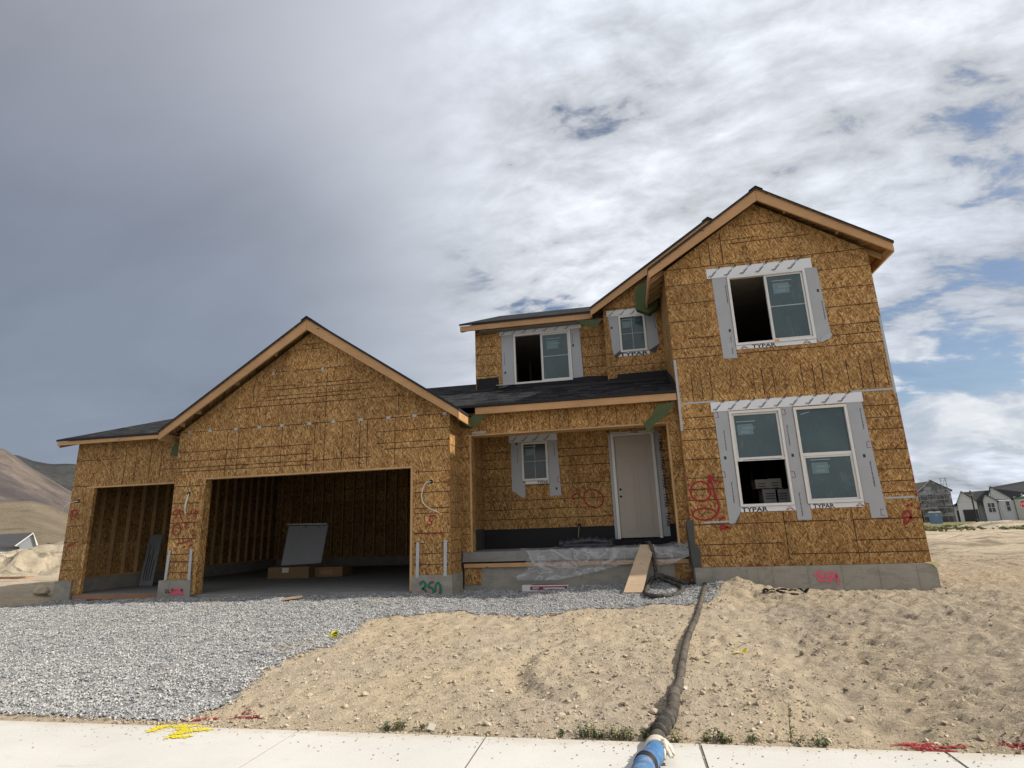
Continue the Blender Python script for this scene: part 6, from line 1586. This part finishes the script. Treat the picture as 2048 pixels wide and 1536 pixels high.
q.prism([Vector(q.T(U(670), -.28, Zv(578))), Vector(q.T(U(808), -.28, Zv(478))), Vector(q.T(U(808), -.28, Zv(472))), Vector(q.T(U(670), -.28, Zv(570)))], Vector(q.T(0, .04, 0)) - Vector(q.T(0, 0, 0))); q.build('rake_board', STUC, sh)
fwin(sh, fr, U(750), Zv(640), U(805) - U(750), Zv(590) - Zv(640), 0)
q = FB(fr); q.fbox(U(640), U(685), -.05, 0, b0, Zv(740)); q.build('door_opening', NTRIM, sh)
q = FB(fr); T_ = q.T; q.prism([Vector(T_(U(640), -1.2, Zv(690))), Vector(T_(U(700), -1.2, Zv(658))), Vector(T_(U(705), -.01, Zv(655))), Vector(T_(U(640), -.01, Zv(686)))], Vector((0, 0, .15))); q.build('porch_roof', STUC, sh)
sc = empty('scaffold', tuple(fr[0])[:2] + (b0,), 'tube scaffolding standing against the grey unfinished house', 'scaffold')
SCM = simple('scaffold tube', (.30, .31, .31), .5, .1); PLK = simple('scaffold plank', (.48, .46, .42), .8)
xs_ = (690, 760, 830, 900, 945); zs_ = (790, 720, 650, 600)
for x in xs_:
    top = Zv(590) if x < 880 else Zv(462)
    q = FB(fr)
    for d in (-1.6, -.7): q.bar(q.T(U(x), d, b0), q.T(U(x), d, top), .09, .09, upv=(1, 0, 0))
    for z in np.arange(b0 + .4, top, .55): q.bar(q.T(U(x), -1.6, z), q.T(U(x), -.7, z), .06, .06)
    q.build('frame', SCM, sc)
for y in zs_:
    q = FB(fr); q.fbox(U(685), U(955), -1.65, -.65, Zv(y), Zv(y) + .10); q.build('plank', PLK, sc)
for a, b_ in (((690, 790), (760, 720)), ((760, 720), (830, 650)), ((830, 790), (900, 720)), ((900, 720), (945, 650)), ((880, 600), (940, 465)), ((690, 650), (760, 600))):
    q = FB(fr); q.bar(q.T(U(a[0]), -1.68, Zv(a[1])), q.T(U(b_[0]), -1.68, Zv(b_[1])), .07, .07); q.build('brace', SCM, sc)
for y in (520, 490, 470):
    q = FB(fr); q.fbox(U(885), U(945), -1.66, -1.6, Zv(y), Zv(y) + .06); q.build('rail', SCM, sc)

# portable toilet
D = 132; fr = far_frame(D, 24.82); k_ = D / 1131.7 * .2214; b0 = -1.95
PTB = simple('blue plastic', (.16, .27, .38), .5, .1); PTD = simple('blue plastic door', (.13, .23, .34), .5, .1)
pt = empty('portable_toilet', tuple(fr[0])[:2] + (b0,), 'light blue portable toilet with white roof beside the scaffolded house', 'portable toilet')
q = FB(fr); q.fbox(-.95, .95, 0, 1.7, b0 + .12, b0 + 2.05); q.build('cabin', PTB, pt)
q = FB(fr); T_ = q.T
q.prism([Vector(T_(-1.03, -.08, b0 + 2.06)), Vector(T_(1.03, -.08, b0 + 2.06)), Vector(T_(.92, -.08, b0 + 2.30)), Vector(T_(.45, -.08, b0 + 2.36)), Vector(T_(.12, -.08, b0 + 2.27)), Vector(T_(-.12, -.08, b0 + 2.27)), Vector(T_(-.45, -.08, b0 + 2.36)), Vector(T_(-.92, -.08, b0 + 2.30))], Vector(T_(0, 1.86, 0)) - Vector(T_(0, 0, 0))); q.build('roof', STUC, pt)
q = FB(fr); q.fbox(-.55, .55, -.05, -.004, b0 + .2, b0 + 1.95); dr = q.build('door', PTD, pt)
q = FB(fr); q.fbox(.05, .40, -.07, -.051, b0 + 1.45, b0 + 1.75); q.build('sign', simple('red white sign', (.5, .28, .30)), dr)
q = FB(fr); q.fbox(-1.0, 1.0, -.1, 1.8, b0, b0 + .115); q.build('base', SLAB, pt)
for s_ in (-.7, .7):
    q = FB(fr); q.fbox(s_ - .04, s_ + .04, -.06, -.004, b0 + .2, b0 + 2.0); q.build('rib', PTD, pt)

# street lamp
D = 104; fr = far_frame(D, 27.35); b0 = -1.78
LB = simple('black lamp post', (.012, .012, .014), .5)
sl_ = empty('street_lamp', tuple(fr[0])[:2] + (b0,), 'black post top street lamp in front of the white gabled house', 'street lamp')
c = fr[0]
q = MB(); q.tube([(c.x, c.y, b0), (c.x, c.y, b0 + .7), (c.x, c.y, b0 + .75), (c.x, c.y, b0 + 3.95)], [.19, .17, .11, .09], 10); q.build('post', LB, sl_)
q = MB(); q.tube([(c.x, c.y, b0 + 3.951), (c.x, c.y, b0 + 4.02), (c.x, c.y, b0 + 4.35)], [.14, .2, .25], 10); q.build('lantern', simple('lamp glass', (.25, .26, .27), .3), sl_)
q = MB(); q.tube([(c.x, c.y, b0 + 4.351), (c.x, c.y, b0 + 4.39), (c.x, c.y, b0 + 4.58), (c.x, c.y, b0 + 4.8)], [.46, .46, .15, .03], 12); q.build('cap', LB, sl_)

# stop sign with street name blade
D = 62; fr = far_frame(D, 30.29); b0 = -1.42; c, uu, ww_ = fr
ss = empty('stop_sign', (c.x, c.y, b0), 'red stop sign with green street name blade at the right edge', 'stop sign')
q = MB(); q.tube([(c.x, c.y, b0), (c.x, c.y, b0 + 2.75)], .035, 8); q.build('post', METAL, ss)
zc = 0.50
q = FB(fr); ring = [Vector(q.T(.31 * math.cos(R(22.5 + 45 * k)), -.06, zc + .31 * math.sin(R(22.5 + 45 * k)))) for k in range(8)]; q.prism(ring, ww_ * .015); plate = q.build('plate', STUC, ss)
q = FB(fr); ring = [Vector(q.T(.28 * math.cos(R(22.5 + 45 * k)), -.064, zc + .28 * math.sin(R(22.5 + 45 * k)))) for k in range(8)]; q.prism(ring, ww_ * .003); q.build('red_face', simple('red sign face', (.50, .02, .03), .5), plate)
q = FB(fr); put_text(q, 'STOP', (-.205, zc - .08), .165, 0, lambda u, v: q.T(u, -.067, v), 0, True); q.build('lettering', STUC, plate)
q = FB(fr); q.fbox(-.55, .35, -.05, -.02, zc + .40, zc + .54); q.build('name_blade', simple('green sign', (.02, .16, .07), .5), ss)
q = FB(fr); q.fbox(-.02, .02, -.5, .5, zc + .57, zc + .70); q.build('name_blade', simple('green sign side', (.02, .14, .06), .5), ss)

# grey house beyond the dirt pile at left
D = 95; fr = far_frame(D, -51.6); b0 = -2.2
def U(px_): return (px_ - 40) * D / 1131.7 * .62
gh = empty('house', tuple(fr[0])[:2] + (b0,), 'long low grey house with dark roof beyond the dirt pile', 'house', 'neighbouring houses')
GSID = simple('grey siding', (.24, .265, .29), .8, .05)
q = FB(fr); q.fbox(U(-40), U(52), 0, 9, b0, -.15); q.fgable(U(46), U(82), -1.0, 9, -.15, 1.25, U(73)); q.fbox(U(52.5), U(80), -1.0, 9, b0, -.151); q.build('wall', GSID, gh)
q = FB(fr); T_ = q.T; q.prism([Vector(T_(U(-44), -.5, -.12)), Vector(T_(U(50), -.5, -.12)), Vector(T_(U(72), 4.5, 1.42)), Vector(T_(U(-30), 4.5, 1.2))], Vector((0, 0, .15))); q.build('roof', NROOF, gh)
q = FB(fr)
q.prism([Vector(q.T(U(46), -1.3, -.10)), Vector(q.T(U(73), -1.3, 1.34)), Vector(q.T(U(73), -1.3, 1.48)), Vector(q.T(U(43), -1.3, -.05))], Vector(q.T(0, 2, 0)) - Vector(q.T(0, 0, 0))); q.prism([Vector(q.T(U(73.1), -1.3, 1.34)), Vector(q.T(U(83), -1.3, -.10)), Vector(q.T(U(86), -1.3, -.05)), Vector(q.T(U(73.1), -1.3, 1.48))], Vector(q.T(0, 2, 0)) - Vector(q.T(0, 0, 0))); q.build('rake_board', STUC, gh)
fwin(gh, fr, U(10), -1.6, 1.2, .9, 0, 2, 1); fwin(gh, fr, U(25), -1.6, 1.2, .9, 0, 2, 1)
q = FB(fr); q.fbox(U(34), U(46), -2.5, -1.05, b0, -1.0); q.prism([Vector(q.T(U(32), -2.7, -1.0)), Vector(q.T(U(48), -2.7, -1.0)), Vector(q.T(U(46), -1.0, -.55)), Vector(q.T(U(35), -1.0, -.55))], Vector((0, 0, .1)), 1); q.build('porch', [STUC, NROOF], gh)
# verge plants between the lots at right
q_ = np.random.RandomState(16); NB = 2500; bx = q_.uniform(14, 62, NB); by = 62 + q_.normal(0, 3.5, NB) + (bx - 30) * .1; rr = q_.uniform(.08, .28, NB)
sv, sf = stones(bx, by, -1.42 + rr * .3, rr, rnd_rm(NB, q_), 6)
VG = stone_mat('verge weeds', [(0, (.05, .075, .022)), (.5, (.10, .12, .04)), (.8, (.22, .18, .09)), (1, (.14, .15, .06))])
me = arr_mesh('verge_weeds', sv, sf, VG, smooth=False); o = bpy.data.objects.new('verge_weeds', me); C.objects.link(o); tag(o, 'green and brown weeds along the far lot edge', 'weeds', kind='stuff')
